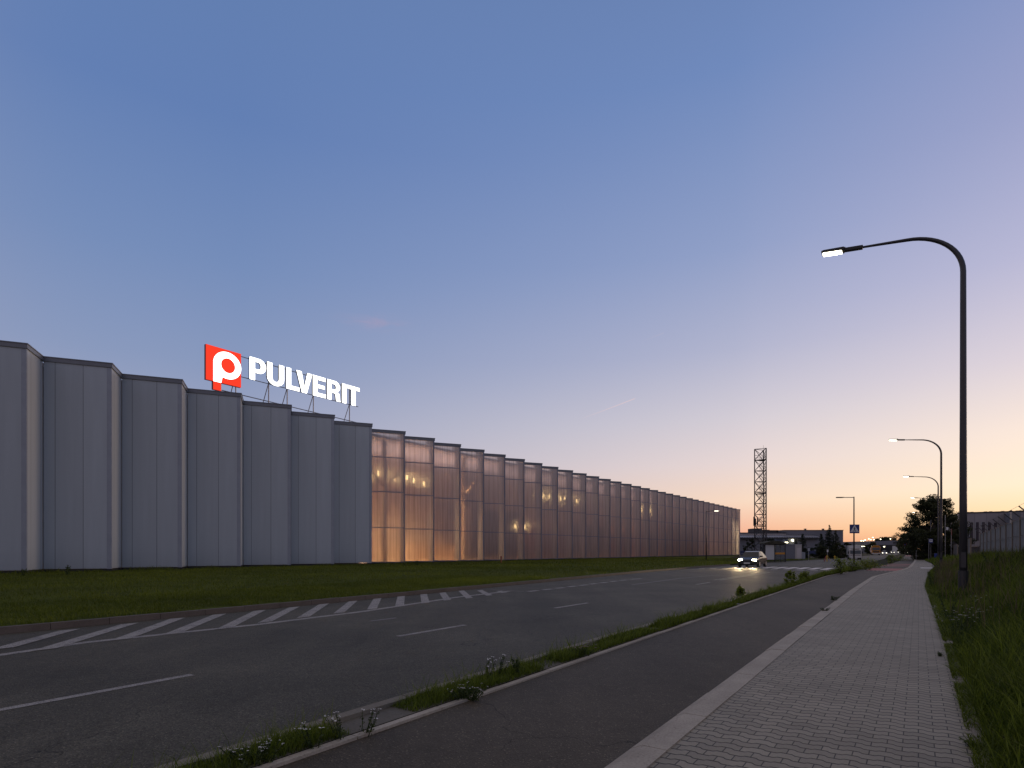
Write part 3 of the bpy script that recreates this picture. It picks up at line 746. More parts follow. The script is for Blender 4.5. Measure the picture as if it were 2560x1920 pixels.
# emblem: bold round p, its bowl touching the right edge
ec, er = (0.60, 0.545), 0.40
outer = [(.20, 0.0), (.42, 0.0), (.42, 0.215)] + ell(ec[0], ec[1], er, er * 0.97, -117, 0, 20) + ell(ec[0], ec[1], er, er * 0.97, 4, 180, 30)
outer = [sq(min(x, 1.0), z) for x, z in outer]
hole = [sq(x, z) for x, z in ell(.62, .545, .205, .215, 0, 352, 40)]
MB().holed(outer, hole, -0.012, -0.002).build('emblem', M_swht, sign)
# letters, x in units of cap height
def arcp(cx, cz, rx, rz, a0, a1, n=14): return ell(cx, cz, rx, rz, a0, a1, n)
T_ = 0.215
def letter(ch):
    t = T_
    if ch == 'I': return [(0, 0), (t, 0), (t, 1), (0, 1)], None, t
    if ch == 'L': return [(0, 0), (.60, 0), (.60, .185), (t, .185), (t, 1), (0, 1)], None, .60
    if ch == 'T': return [(.21, 0), (.21 + t, 0), (.21 + t, .82), (.635, .82), (.635, 1), (0, 1), (0, .82), (.21, .82)], None, .635
    if ch == 'E': return [(0, 0), (.64, 0), (.64, .18), (t, .18), (t, .42), (.59, .42), (.59, .59), (t, .59), (t, .82), (.63, .82), (.63, 1), (0, 1)], None, .64
    if ch == 'V': return [(.24, 0), (.46, 0), (.71, 1), (.49, 1), (.355, .27), (.22, 1), (0, 1)], None, .71
    if ch == 'U': return [(0, .34)] + arcp(.36, .34, .36, .36, 180, 360)[1:] + [(.72, 1), (.72 - t, 1), (.72 - t, .34)] + arcp(.36, .34, .36 - t, .18, 360, 180)[1:] + [(t, 1), (0, 1)], None, .72
    if ch == 'P':
        return [(0, 0), (t, 0), (t, .34), (.38, .34)] + arcp(.38, .67, .30, .33, -90, 90)[1:-1] + [(.38, 1), (0, 1)], [(t, .51), (.36, .51)] + arcp(.36, .67, .105, .16, -90, 90)[1:-1] + [(.36, .83), (t, .83)], .68
    if ch == 'R':
        return [(0, 0), (t, 0), (t, .38), (.36, .38), (.435, .34), (.46, .25), (.475, .07), (.50, 0), (.72, 0), (.69, .06), (.675, .26), (.645, .40), (.555, .46)] + arcp(.40, .72, .29, .28, -38, 90)[1:-1] + [(.40, 1), (0, 1)], \
            [(t, .55), (.38, .55)] + arcp(.38, .69, .10, .14, -90, 90)[1:-1] + [(.38, .83), (t, .83)], .72
lx = {'P': (695, 340, 620), 'U': (905, 400, 0), 'L': (1135, 465, 0), 'V': (1258, 500, 0), 'E': (1456, 558, 0), 'R': (1627, 605, 0), 'I': (1806, 655, 0), 'T': (1868, 670, 0)}
ends = {'P': 890, 'U': 1108, 'L': 1292, 'V': 1446, 'E': 1608, 'R': 1786, 'I': 1855, 'T': 2015}
def rz5(x, y): return 480 + x / 4.809, 820 + y / 4.809
sP, zP = onP(*rz5(700, 342), SGP); _, zPb = onP(*rz5(700, 612), SGP)
CAPH = zP - zPb; zlb = zPb - HB
for ch in 'PULVERIT':
    x0 = onP(*rz5(lx[ch][0], 600), SGP)[0] - sl_; x1 = onP(*rz5(ends[ch], 600), SGP)[0] - sl_
    o_, h_, wd = letter(ch); kx = (x1 - x0) / wd
    if ch == 'U': o_ = [(x, z) for x, z in o_]
    fo = [(x0 + x * kx, zlb + z * CAPH) for x, z in o_]; fh = [(x0 + x * kx, zlb + z * CAPH) for x, z in h_] if h_ else None
    mf, ms = MB(), MB()
    if fh: mf.holed(fo, fh, 0.0, 0.02); ms.holed(fo, fh, 0.022, 0.18)
    else: mf.prism(fo, 0.0, 0.02); ms.prism(fo, 0.022, 0.18)
    L_ = ms.build('letter', M_side, sign); mf.build('lit_face', M_swht, L_)
xe = onP(*rz5(2015, 700), SGP)[0] - sl_
fr = MB()
fr.tube([(PW, 0.22, zlb + CAPH * 0.92), (xe, 0.22, zlb + CAPH * 0.92)], 0.035, 6).tube([(PW, 0.22, zlb + 0.05), (xe, 0.22, zlb + 0.05)], 0.035, 6)
fr.tube([(PW * 0.3, 0.35, 0.55), (xe - 0.2, 0.35, 0.42)], 0.04, 6)
fr.build('sign_rail', M_steel, sign)
for px_ in (365, 545, 940, 1163, 1478, 1912):
    xx = onP(*rz5(px_, 800), SGP)[0] - sl_
    p = MB().tube([(xx, 0.24, -1.0), (xx, 0.24, zlb + (CAPH * 0.95 if px_ > 600 else 0.3))], 0.05, 8)
    p.tube([(xx, 0.24, zlb + 0.15), (xx - 0.1, 1.7, -1.0)], 0.035, 6)
    p.build('support_post', M_steel, sign)

# ------------------------------------------------------------------ street lamps on the path side
M_led = emit('lit lamp glass', (1.0, 0.93, 0.72), 14.0)
def make_lamp(label, group):
    t = thing('street_lamp', (0, 0, 0), 0, label, 'street lamp', group)
    hp = 11.2
    pts = [(0, 0, 0)] + [(0, 0, z) for z in (3, 6, 9.5)]; rad = [0.115, 0.105, 0.094, 0.086]
    arc = []
    RX, RZ = 1.7, 1.5; zc = 10.5
    for i in range(0, 15):
        a = R(i * 84 / 14); arc.append((-RX + RX * math.cos(a), 0, zc + RZ * math.sin(a)))
    pts += arc; rad += [0.083 - 0.028 * i / 14 for i in range(15)]
    e = arc[-1]; pts += [(e[0] - 0.7, 0, e[2] + 0.08), (e[0] - 1.38, 0, e[2] + 0.155)]; rad += [0.045, 0.036]
    MB().tube(pts, rad, 14).build('pole', M_pole, t, smooth=True)
    MB().tube([(0, 0, 0), (0, 0, 0.75)], 0.14, 14).build('base_sleeve', M_pole, t, smooth=False)
    hx, hz = pts[-1][0], pts[-1][2]
    sl = math.atan2(0.12, 1.05)
    Mh = Matrix.Translation((hx, 0, hz)) @ Matrix.Rotation(sl, 4, 'Y')
    hd = MB()
    hd.box((-0.48, -0.075, -0.06), (0.10, 0.075, 0.06), Mh)
    hd.prism([(-1.2, -0.03), (-1.2, 0.035), (-1.12, 0.055), (-0.48, 0.065), (-0.48, -0.045)], -0.17, 0.17, Mh)
    hd.box((-0.55, -0.03, 0.062), (-0.45, 0.03, 0.11), Mh)
    head = hd.build('lamp_head', M_black, t, bevel=0.012)
    MB().box((-1.15, -0.14, -0.062), (-0.55, 0.14, -0.048), Mh).build('lamp_glass', M_led, head)
    MB().box((-0.07, -0.118, 0.85), (0.07, -0.09, 1.35)).build('access_door', M_pole, t, bevel=0.006)
    return t
LG = 'curved street lamps along the footpath'
lamp_a = make_lamp('nearest tall dark street lamp with curved arm, standing in the grass bank', LG)
LROT = -STREET
def lamp_pos(px, Z, z=0.0): return Vector(((px - CX) / F * Z, Z, z))
lamp_a.location = lamp_pos(2408, 18.9, 0.10); lamp_a.rotation_euler = (0, 0, LROT)
dup(lamp_a, lamp_pos(2353, 54.0), LROT, 'second curved street lamp along the footpath, rising clear above the roadside tree')
dup(lamp_a, lamp_pos(2345.5, 81.5), LROT, 'third curved street lamp, its pole just left of the second, in front of the tree')
dup(lamp_a, lamp_pos(2339, 115.0), LROT, 'fourth curved street lamp, its arm level with the top of the roadside tree')
for k, (hx_, hy_) in enumerate(((2282, 1281), (2281, 1300), (2281.5, 1307), (2282, 1316), (2281, 1322), (2277, 1327), (2276, 1331.5), (2276, 1336), (2274, 1341))):
    Z = 10.7 * F / (HY - hy_)
    hv = Vector(((hx_ - CX) / F * Z, Z, 0)); pos = hv + Vector((DC, -DS, 0)) * 3.9
    dup(lamp_a, pos, LROT, 'small distant street lamp whose lit head shows past the left edge of the roadside tree', 'distant lamps beyond the roadside tree')

# lamp posts with straight short arms
def make_arm_lamp(name, hgt, arm, lit, label, loc, rz, rise=0.0):
    t = thing(name, loc, rz, label, 'street lamp')
    MB().tube([(0, 0, 0), (0, 0, hgt)], [0.09, 0.06], 10).build('pole', M_pole, t, smooth=True)
    MB().tube([(0, 0, hgt - 0.08), (-arm, 0, hgt - 0.08 + rise)], 0.04, 8).build('arm', M_pole, t)
    hd = MB().box((-arm - 0.75, -0.13, hgt - 0.13 + rise), (-arm + 0.05, 0.13, hgt - 0.03 + rise)).build('lamp_head', M_black, t, bevel=0.02)
    MB().box((-arm - 0.68, -0.10, hgt - 0.142 + rise), (-arm - 0.1, 0.10, hgt - 0.131 + rise)).build('lamp_glass', M_led if lit else M_steel, hd)
    return t
cx_, cy_ = z1(906, 1014)
clp = G(cx_, cy_)
crl = make_arm_lamp('crossing_lamp', (1014 - 497) / 3.072 * clp.y / F, 1.25, False, 'unlit straight lamp post with short arm carrying the blue crossing sign', clp, 0.0)
# pedestrian crossing sign on its pole
sx0, sy0 = z1(868, 712); sx1, sy1 = z1(943, 777)
a = AT(sx0, sy0, clp.y); c = AT(sx1, sy1, clp.y)
M_blue = plain('blue sign face', (0.02, 0.035, 0.16), 0.45, var=0.05)
M_white = plain('white sign face', (0.62, 0.62, 0.62), 0.5, var=0.04)
W2 = (c.x - a.x) / 2; mx_ = (a.x + c.x) / 2; mz_ = (a.z + c.z) / 2
ps = thing('crossing_sign', (mx_, clp.y - 0.13, mz_), 0.0, 'square blue pedestrian crossing sign with white triangle', 'road sign')
MB().box((-W2, 0, -W2 * 0.9), (W2, 0.03, W2 * 0.9)).build('sign_plate', M_blue, ps, bevel=0.01)
MB().prism([(-W2 * .88, -W2 * .62), (W2 * .88, -W2 * .62), (0, W2 * .84)], -0.012, -0.003).build('triangle', M_white, ps)
fg = MB(); q = W2 * 0.62
def bar2(mb, a, b, wd, y0=-0.022, y1=-0.014):
    a, b = Vector(a), Vector(b); d = (b - a).normalized(); nn = Vector((-d.y, d.x)) * wd / 2
    mb.prism([tuple(a - nn), tuple(b - nn), tuple(b + nn), tuple(a + nn)], y0, y1)
fg.prism([(0.02 * q + .13 * q * math.cos(R(k * 36)), 0.55 * q + .15 * q * math.sin(R(k * 36))) for k in range(10)], -0.022, -0.014)
bar2(fg, (0.0, .38 * q), (-.05 * q, -.18 * q), .26 * q); bar2(fg, (.02 * q, .34 * q), (.34 * q, .02 * q), .10 * q); bar2(fg, (-.02 * q, .34 * q), (-.32 * q, -.02 * q), .10 * q)
bar2(fg, (-.02 * q, -.14 * q), (.30 * q, -.85 * q), .14 * q); bar2(fg, (-.08 * q, -.14 * q), (-.36 * q, -.85 * q), .14 * q)
for k in range(5): bar2(fg, (-.95 * q + k * .44 * q, -.72 * q), (-.80 * q + k * .44 * q, -.72 * q), .12 * q, -0.0135, -0.0125)
fg.build('walking_figure', M_black, ps)
# lamp in front of the facade
lpx, lpy = 1440 + 1500 / 4.608, 1140 + 1140 / 4.608
Zl = 88.0
fl = AT(lpx, 1388, Zl); fl.z = 0.1
make_arm_lamp('street_lamp', (1388 - (1140 + 632 / 4.608)) / F * Zl + 0.7, 1.15, True, 'dark slim lamp post with short lit arm against the far end of the facade', fl, math.pi, 0.15)

# ------------------------------------------------------------------ lattice tower
Zt = 128.0
t0 = AT(1886.5, HY, Zt); t1 = AT(1914.5, HY, Zt)
TH = H + (HY - 1122.5) * Zt / F; TW = t1.x - t0.x
tw = thing('lattice_tower', ((t0.x + t1.x) / 2, Zt, -0.05), 0, 'tall open steel lattice tower with ladder and three platforms', 'tower')
legs = [Vector((-TW / 2, 0, 0)), Vector((TW * 0.30, -TW * 0.55, 0)), Vector((TW / 2, TW * 0.5, 0))]
for L in legs: MB().tube([L, L + Vector((0, 0, TH))], 0.115, 8).build('leg', M_pole, tw)
NP = 10
br = MB()
for k in range(NP):
    za_, zb2 = TH * k / NP, TH * (k + 1) / NP
    for i in range(3):
        A, B = legs[i], legs[(i + 1) % 3]
        br.bar(A + Vector((0, 0, za_)), B + Vector((0, 0, zb2)), 0.09); br.bar(B + Vector((0, 0, za_)), A + Vector((0, 0, zb2)), 0.09)
        br.bar(A + Vector((0, 0, zb2)), B + Vector((0, 0, zb2)), 0.10)
br.build('bracing', M_pole, tw)
for zf in (0.285, 0.585, 0.895):
    pf = MB(); z_ = TH * zf
    pf.add([l * 0.97 + Vector((0, 0, z_ + d)) for d in (0, 0.12) for l in legs], [(2, 1, 0), (3, 4, 5), (0, 1, 4, 3), (1, 2, 5, 4), (2, 0, 3, 5)])
    for i in range(3):
        A, B = legs[i], legs[(i + 1) % 3]
        for dz in (0.6, 1.15): pf.bar(A + Vector((0, 0, z_ + dz)), B + Vector((0, 0, z_ + dz)), 0.04)
    pf.build('platform', M_black, tw)
ld = MB(); lc = (legs[0] + legs[1] + legs[2]) / 3 + Vector((-0.1, 0, 0))
for dx in (-0.22, 0.22): ld.bar(lc + Vector((dx, 0, 0.3)), lc + Vector((dx, 0, TH * 0.93)), 0.04)
for k in range(int(TH * 0.93 / 0.6)): ld.bar(lc + Vector((-0.22, 0, 0.6 + k * 0.6)), lc + Vector((0.22, 0, 0.6 + k * 0.6)), 0.03)
for k in range(int(TH * 0.9 / 1.6)): ld.tube([lc + Vector((0.42 * math.cos(R(a)), 0.5 * math.sin(R(a)) - 0.3, 2.5 + k * 1.6)) for a in range(0, 181, 30)], 0.02, 4)
ld.build('ladder', M_steel, tw)
an = MB()
for i, (dx, hh) in enumerate(((-0.25, 2.0), (0.1, 1.6), (0.55, 1.8))):
    an.box((-TW / 2 + dx - 0.1, -0.35, TH * 0.295), (-TW / 2 + dx + 0.1, -0.15, TH * 0.295 + hh))
an.tube([legs[2] + Vector((0, 0, TH)), legs[2] + Vector((0, 0, TH + 1.1))], 0.025, 5)
an.build('antenna', M_black, tw)
for zf in (0.54, 0.53):
    pass

# ------------------------------------------------------------------ vegetation builders (numpy)
def mesh_np(name, V, Fq, mat, tint=None, parent=None):
    me = bpy.data.meshes.new(name); V = np.asarray(V, np.float32); Fq = np.asarray(Fq, np.int32); k = Fq.shape[1]
    me.vertices.add(len(V)); me.vertices.foreach_set('co', V.ravel())
    me.loops.add(Fq.size); me.loops.foreach_set('vertex_index', Fq.ravel())
    me.polygons.add(len(Fq)); me.polygons.foreach_set('loop_start', np.arange(0, Fq.size, k, dtype=np.int32))
    if tint is not None:
        at = me.attributes.new('tint', 'FLOAT', 'POINT'); at.data.foreach_set('value', np.asarray(tint, np.float32))
    me.materials.append(mat); me.update(calc_edges=True); me.validate()
    o = bpy.data.objects.new(name, me); COL.objects.link(o)
    if parent: o.parent = parent
    return o
def blades(base, hgt, width, lean, tint):
    """tapered bent blades: 2 quads + tip quad folded to a triangle-like point"""
    n = len(base); an = rng.uniform(0, 2 * np.pi, n); dr = np.stack([np.cos(an), np.sin(an), np.zeros(n)], 1)
    fa = rng.uniform(0, 2 * np.pi, n); sd_ = np.stack([np.cos(fa), np.sin(fa), np.zeros(n)], 1) * (width / 2)[:, None]
    V = np.zeros((n, 8, 3)); up = np.array([0, 0, 1.0])
    for j, t in enumerate((0, 0.4, 0.75, 1.0)):
        c = base + up * (hgt * t * (1 - 0.25 * t * np.minimum(lean * 1.5, 1)))[:, None] + dr * (hgt * lean * t * t)[:, None]
        ww = (1.0, 0.85, 0.5, 0.06)[j]
        V[:, 2 * j] = c - sd_ * ww; V[:, 2 * j + 1] = c + sd_ * ww
    idx = np.arange(n)[:, None] * 8
    Fq = np.concatenate([idx + np.array([[2 * j, 2 * j + 1, 2 * j + 3, 2 * j + 2]]) for j in range(3)], 0)
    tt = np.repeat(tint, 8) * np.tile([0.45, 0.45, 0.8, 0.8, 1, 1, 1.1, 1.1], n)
    return V.reshape(-1, 3), Fq, np.clip(tt, 0, 1)
def spa(s, p, z): return np.stack([s * DS + p * DC, s * DC - p * DS, z], 1)
def vnoise(x, y, sc, seed):
    r_ = np.random.default_rng(seed); g = r_.random((64, 64)); x = x / sc; y = y / sc
    xi, yi = np.floor(x).astype(int), np.floor(y).astype(int); fx, fy = x - xi, y - yi
    fx = fx * fx * (3 - 2 * fx); fy = fy * fy * (3 - 2 * fy)
    g00 = g[xi % 64, yi % 64]; g10 = g[(xi + 1) % 64, yi % 64]; g01 = g[xi % 64, (yi + 1) % 64]; g11 = g[(xi + 1) % 64, (yi + 1) % 64]
    return (g00 * (1 - fx) + g10 * fx) * (1 - fy) + (g01 * (1 - fx) + g11 * fx) * fy
bank_z_v = np.vectorize(bank_z)
walkr_v = np.vectorize(lambda s: lerp_poly(WALKR, s))
# meadow on the bank
Vs, Fs, Ts = [], [], []
def meadow(n, s0, s1, q0, q1, h0, h1, w0, w1, lean=(0.15, 0.7)):
    s = s0 + (s1 - s0) * rng.random(n); q = q0 + (q1 - q0) * rng.random(n) ** 1.15; p = walkr_v(s) + 0.06 + q
    nz = vnoise(s + 50, p + 50, 0.9, 3); n2 = vnoise(s + 50, p + 50, 3.1, 4)
    keep = nz > 0.18; s, p, q, nz, n2 = s[keep], p[keep], q[keep], nz[keep], n2[keep]
    m_ = len(s); z = bank_z_v(p - walkr_v(s) + 0.4, s) - 0.02
    hg = (h0 + (h1 - h0) * rng.random(m_)) * (0.55 + 0.8 * nz) * np.clip(0.30 + q / np.where(s < 11, 0.7, 2.2), 0.30, 1.0)
    V, Fq, T = blades(spa(s, p, z), hg, w0 + (w1 - w0) * rng.random(m_), lean[0] + (lean[1] - lean[0]) * rng.random(m_), np.clip(0.05 + 0.85 * rng.random(m_) ** 1.8 + 0.5 * (n2 - 0.5), 0, 1))
    b0 = sum(len(v) for v in Vs); Vs.append(V); Fs.append(Fq + b0); Ts.append(T)
meadow(30000, 0.5, 8, 0.0, 4.5, 0.30, 0.80, 0.006, 0.015)
meadow(36000, 8, 20, 0.0, 6, 0.25, 0.68, 0.008, 0.018)
meadow(36000, 20, 50, 0.0, 9, 0.3, 0.7, 0.010, 0.026)
def fringe(n, s0, s1):
    s = s0 + (s1 - s0) * rng.random(n); q = -0.10 + 0.22 * rng.random(n); nz = vnoise(s + 33, q * 0 + 5, 0.45, 21); k_ = nz > 0.16; s, q, nz = s[k_], q[k_], nz[k_]; m_ = len(s)
    V, Fq, T = blades(spa(s, walkr_v(s) + 0.06 + q, np.full(m_, 0.08)), (0.03 + 0.11 * rng.random(m_)) * (0.4 + nz), 0.005 + 0.0004 * s, rng.uniform(0.4, 1.3, m_), np.clip(0.1 + 0.6 * rng.random(m_), 0, 1))
    b0 = sum(len(v) for v in Vs); Vs.append(V); Fs.append(Fq + b0); Ts.append(T)
fringe(9000, 1.0, 14); fringe(9000, 14, 60)
meadow(26000, 50, 130, 0.0, 14, 0.4, 0.9, 0.025, 0.06)
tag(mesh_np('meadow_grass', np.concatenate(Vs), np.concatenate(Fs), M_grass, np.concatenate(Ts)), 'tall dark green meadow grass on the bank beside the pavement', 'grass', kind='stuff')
# dry seed heads standing over it
n = 5200; s = 1.5 + 60 * rng.random(n) ** 1.3; q = 0.25 + 6 * rng.random(n); p = walkr_v(s) + q
kp = vnoise(s + 9, p + 30, 2.2, 8) > 0.5; s, p, q = s[kp], p[kp], q[kp]; n = len(s)
V, Fq, T = blades(spa(s, p, bank_z_v(p - walkr_v(s) + 0.4, s)), rng.uniform(0.5, 0.95, n), 0.006 + 0.0006 * s, rng.uniform(0.05, 0.35, n), rng.random(n))
tag(mesh_np('dry_grass', V, Fq, M_straw, T), 'pale dry grass stalks scattered over the bank', 'grass', kind='stuff')
# mown lawn
Vs, Fs, Ts = [], [], []
def lawn_b(n, s0, s1, pw, h0, h1, w0, w1):
    s = s0 + (s1 - s0) * rng.random(n); pr = np.array([lerp_poly(LAWNR, x) for x in s]); p = pr - pw * rng.random(n)
    X, Y = s * DS + p * DC, s * DC - p * DS; vis = (Y > 6) & (np.abs(X) < Y * 0.95 + 1) & (p > -46.4)
    s, p, pr = s[vis], p[vis], pr[vis]; m_ = len(s)
    n1 = vnoise(s + 80, p + 80, 0.7, 5); n2 = vnoise(s + 80, p + 80, 4.0, 6)
    bare = (pr - p < 0.35) & (n1 < 0.5); ok = ~bare; s, p, n1, n2 = s[ok], p[ok], n1[ok], n2[ok]; m_ = len(s)
    V, Fq, T = blades(spa(s, p, np.full(m_, 0.105)), (h0 + (h1 - h0) * rng.random(m_)) * (0.35 + 1.0 * n1 + 0.5 * n2), w0 + (w1 - w0) * rng.random(m_), rng.uniform(0.2, 0.9, m_), np.clip(0.1 + 0.5 * rng.random(m_) + 0.8 * (n2 - 0.5) + 0.3 * (n1 - 0.5), 0, 1))
    b0 = sum(len(v) for v in Vs); Vs.append(V); Fs.append(Fq + b0); Ts.append(T)
lawn_b(70000, -10, 25, 6, 0.05, 0.13, 0.006, 0.014)
lawn_b(80000, -18, 40, 34, 0.06, 0.14, 0.012, 0.028)
def wall_tufts(n):
    s = -22 + 160 * rng.random(n); d = rng.random(n) ** 2 * 1.6; p = PB_ + 0.15 + d
    g = vnoise(s + 90, p + 70, 1.1, 31); k_ = g > 0.52; s, p, g = s[k_], p[k_], g[k_]; m_ = len(s)
    V, Fq, T = blades(spa(s, p, np.full(m_, 0.1)), rng.uniform(0.10, 0.42, m_) * (0.2 + g), 0.02 + 0.02 * rng.random(m_), rng.uniform(0.1, 0.7, m_), np.clip(0.5 * rng.random(m_), 0, 1))
    b0 = sum(len(v) for v in Vs); Vs.append(V); Fs.append(Fq + b0); Ts.append(T)
PB_ = PB; wall_tufts(14000)
lawn_b(40000, 35, 110, 34, 0.08, 0.16, 0.03, 0.06)
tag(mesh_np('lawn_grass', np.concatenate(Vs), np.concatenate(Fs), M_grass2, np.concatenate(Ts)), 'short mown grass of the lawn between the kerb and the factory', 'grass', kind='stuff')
# patchy verge
n = 90000; s = -2 + 55 * rng.random(n) ** 1.35; a_ = np.array([lerp_poly(VL, x) for x in s]); c_ = np.array([lerp_poly(VR, x) for x in s])
u = rng.random(n); p = a_ + (c_ - a_) * u
nz = vnoise(s + 20, p * 1.0 + 20, 0.55, 12)
kp = (nz > 0.17) & ~((s > 6.0) & (s < 6.5) & (rng.random(n) < 0.85)); s, p, nz = s[kp], p[kp], nz[kp]; n = len(s)
V, Fq, T = blades(spa(s, p, np.full(n, 0.058)), rng.uniform(0.04, 0.13, n) * (0.35 + 1.2 * nz) + (rng.random(n) < 0.05) * rng.uniform(0.05, 0.24, n) + np.clip(s - 24, 0, 30) * 0.004, 0.004 + 0.00045 * s, rng.uniform(0.15, 0.9, n), np.clip(0.1 + 0.7 * rng.random(n), 0, 1))
tag(mesh_np('verge_grass', V, Fq, M_grass, T), 'patchy grass and weeds on the narrow verge beside the road', 'grass', kind='stuff')

def leaf_quads(C, size, flat=0.0):
    """small randomly turned quads round the points C"""
    n = len(C); a = rng.normal(size=(n, 3)); a[:, 2] *= (1 - flat); a /= np.linalg.norm(a, axis=1)[:, None]
    b_ = np.cross(a, rng.normal(size=(n, 3))); b_ /= np.linalg.norm(b_, axis=1)[:, None]
    sz = np.asarray(size).reshape(-1, 1) if np.ndim(size) else np.full((n, 1), size)
    V = np.stack([C - a * sz, C - b_ * sz * 0.45, C + a * sz, C + b_ * sz * 0.45], 1).reshape(-1, 3)
    return V, np.arange(n * 4).reshape(-1, 4)
# plants with flowers on the verge and bank
def make_plant(name, loc, hgt, nst, label, cat, group, flower=None, fsize=0.03, leaf=0.035, spread=0.10, nleaf=14):
    t = thing(name, loc, random.uniform(0, 6), label, cat, group)
    st = MB(); fl = MB(); LC = []
    for k in range(nst):
        a = random.uniform(0, 6.28); r_ = spread * random.random(); hh = hgt * random.uniform(0.65, 1.0)
        tip = Vector((math.cos(a) * (r_ + hh * 0.18), math.sin(a) * (r_ + hh * 0.18), hh)); b0 = Vector((math.cos(a) * r_ * 0.5, math.sin(a) * r_ * 0.5, -0.02))
        mid = b0.lerp(tip, 0.5) + Vector((0, 0, hh * 0.06))
        st.tube([b0, mid, tip], [0.004, 0.003, 0.002], 4)
        for j in range(nleaf):
            u_ = random.uniform(0.05, 0.9); LC.append(b0.lerp(tip, u_) + Vector((random.gauss(0, 1), random.gauss(0, 1), 0)) * leaf * (1.3 - u_))
        if flower:
            for j in range(5):
                c = tip + Vector((random.gauss(0, fsize * 0.7), random.gauss(0, fsize * 0.7), random.uniform(0, fsize * 0.25)))
                rr_ = fsize * random.uniform(0.3, 0.5)
                fl.tube([c, c + Vector((0, 0, rr_ * 0.25)), c + Vector((0, 0, rr_ * 0.6))], [rr_ * 0.4, rr_, rr_ * 0.55], 6)
            if nst <= 30: fl.build('flower', flower, t); fl = MB()
    st.build('stem', M_weed, t)
    V, Fq = leaf_quads(np.array([tuple(v) for v in LC]), leaf)
    mesh_np('leaves', V, Fq, M_weed, np.repeat(rng.random(len(LC)), 4), t)
    if flower and fl.v: fl.build('flower', flower, t)
    return t
def vp(px, py, z=0.06): return G(px, py, z)
GY = 'yarrow plants on the verge'
yar = make_plant('yarrow_plant', vp(790, 1865), 0.19, 5, 'low white flowering yarrow, the first beside the verge kerb in the foreground', 'plant', GY, M_petal, 0.015, 0.011, 0.14, 30)
for px_, py_, lb in ((860, 1845, 'white yarrow with flat flower heads leaning over the verge kerb, in a leafy foreground patch'), (905, 1832, 'white yarrow next to bare sandy soil on the verge'),
                     (1208, 1700, 'tall white yarrow among long grass at the middle of the verge'), (1240, 1692, 'second tall white yarrow beside the middle clump of long grass')):
    c = dup(yar, vp(px_, py_), random.uniform(0, 6), lb); 
    if px_ > 1100: c.scale = (1, 1, 1.35)
GC = 'clover clumps on the verge'
clv = make_plant('clover_clump', vp(1165, 1745), 0.13, 26, 'dense clover clump covered in small white flower heads', 'plant', GC, M_petal, 0.009, 0.014, 0.22, 22)
c = dup(clv, vp(640, 1905), 1.0, 'leafy clover clump with few white heads at the near end of the verge'); 
cl2 = make_plant('clover_clump', vp(1450, 1640), 0.15, 16, 'pink flowering clover clump further along the verge', 'plant', GC, M_pink, 0.011, 0.016, 0.2, 22)
wd0 = make_plant('weed_plant', vp(1294, 1688), 0.26, 6, 'bright green leafy weed standing alone on the verge', 'plant', 'tall weeds on the verge', None, 0.014, 0.016, 0.09, 46)
def bp(px, py, q):                     # a spot on the bank: q metres from the pavement edge, same bearing as the pixel
    for k in range(400):
        Z = 2.5 + k * 0.15; X = (px - CX) / F * Z; s_2, p_2 = toSP((X, Z)); qq = p_2 - lerp_poly(WALKR, s_2)
        zb_2 = bank_z(qq + 0.4, s_2)
        if H - (py - HY) * Z / F <= zb_2: return Vector((X, Z, zb_2))
    return Vector((X, Z, zb_2))
GD = 'daisies in the bank grass'
dai = make_plant('daisy_plant', bp(2385, 1600, 0), 0.42, 12, 'clump of white daisies beside the pavement edge', 'plant', GD, M_petal, 0.014, 0.02, 0.25, 9)
dup(dai, bp(2405, 1585, 0), 2.0, 'second white daisy clump just behind the one beside the pavement')
dup(dai, bp(2450, 1575, 0), 4.0, 'loose white daisies to the right, deeper in the grass')
dup(dai, bp(2440, 1540, 0), 1.0, 'small group of white daisies behind the large clumps', None, (0.7, 0.7, 1.1))
dk = make_plant('dock_plant', bp(2375, 1560, 0), 0.65, 4, 'upright leafy weed at the pavement edge before the near lamp', 'plant', 'tall weeds in the bank grass', None, 0.02, 0.022, 0.08, 50)
dup(dk, bp(2330, 1470, 0), 2.2, 'tall weed overhanging the bend of the pavement edge', None, (1.4, 1.4, 1.3))
dup(dk, bp(2345, 1440, 0), 3.2, 'brownish tall weed behind the bend of the pavement edge', None, (1.8, 1.8, 1.5))
dup(dk, bp(2480, 1430, 0), 4.2, 'bushy weed to the right of the near lamp', None, (1.9, 1.9, 1.5))
GP = 'weeds in the pavement joints'
for i, (px_, py_, k_, lb) in enumerate(((2083, 1500, 1.0, 'sprawling weed in the joint beside the footpath kerb'), (2062, 1528, .7, 'small weed at the kerb joint before the sprawling one'), (2352, 1640, .45, 'small dark weed at the pavement edge opposite the daisies'), (2440, 1870, .5, 'nearest weed in the gap between paving and grass'))):
    dup(wd0, vp(px_, py_, .075), i * 1.1, lb, GP, (1.7 * k_, 1.7 * k_, .55 * k_))
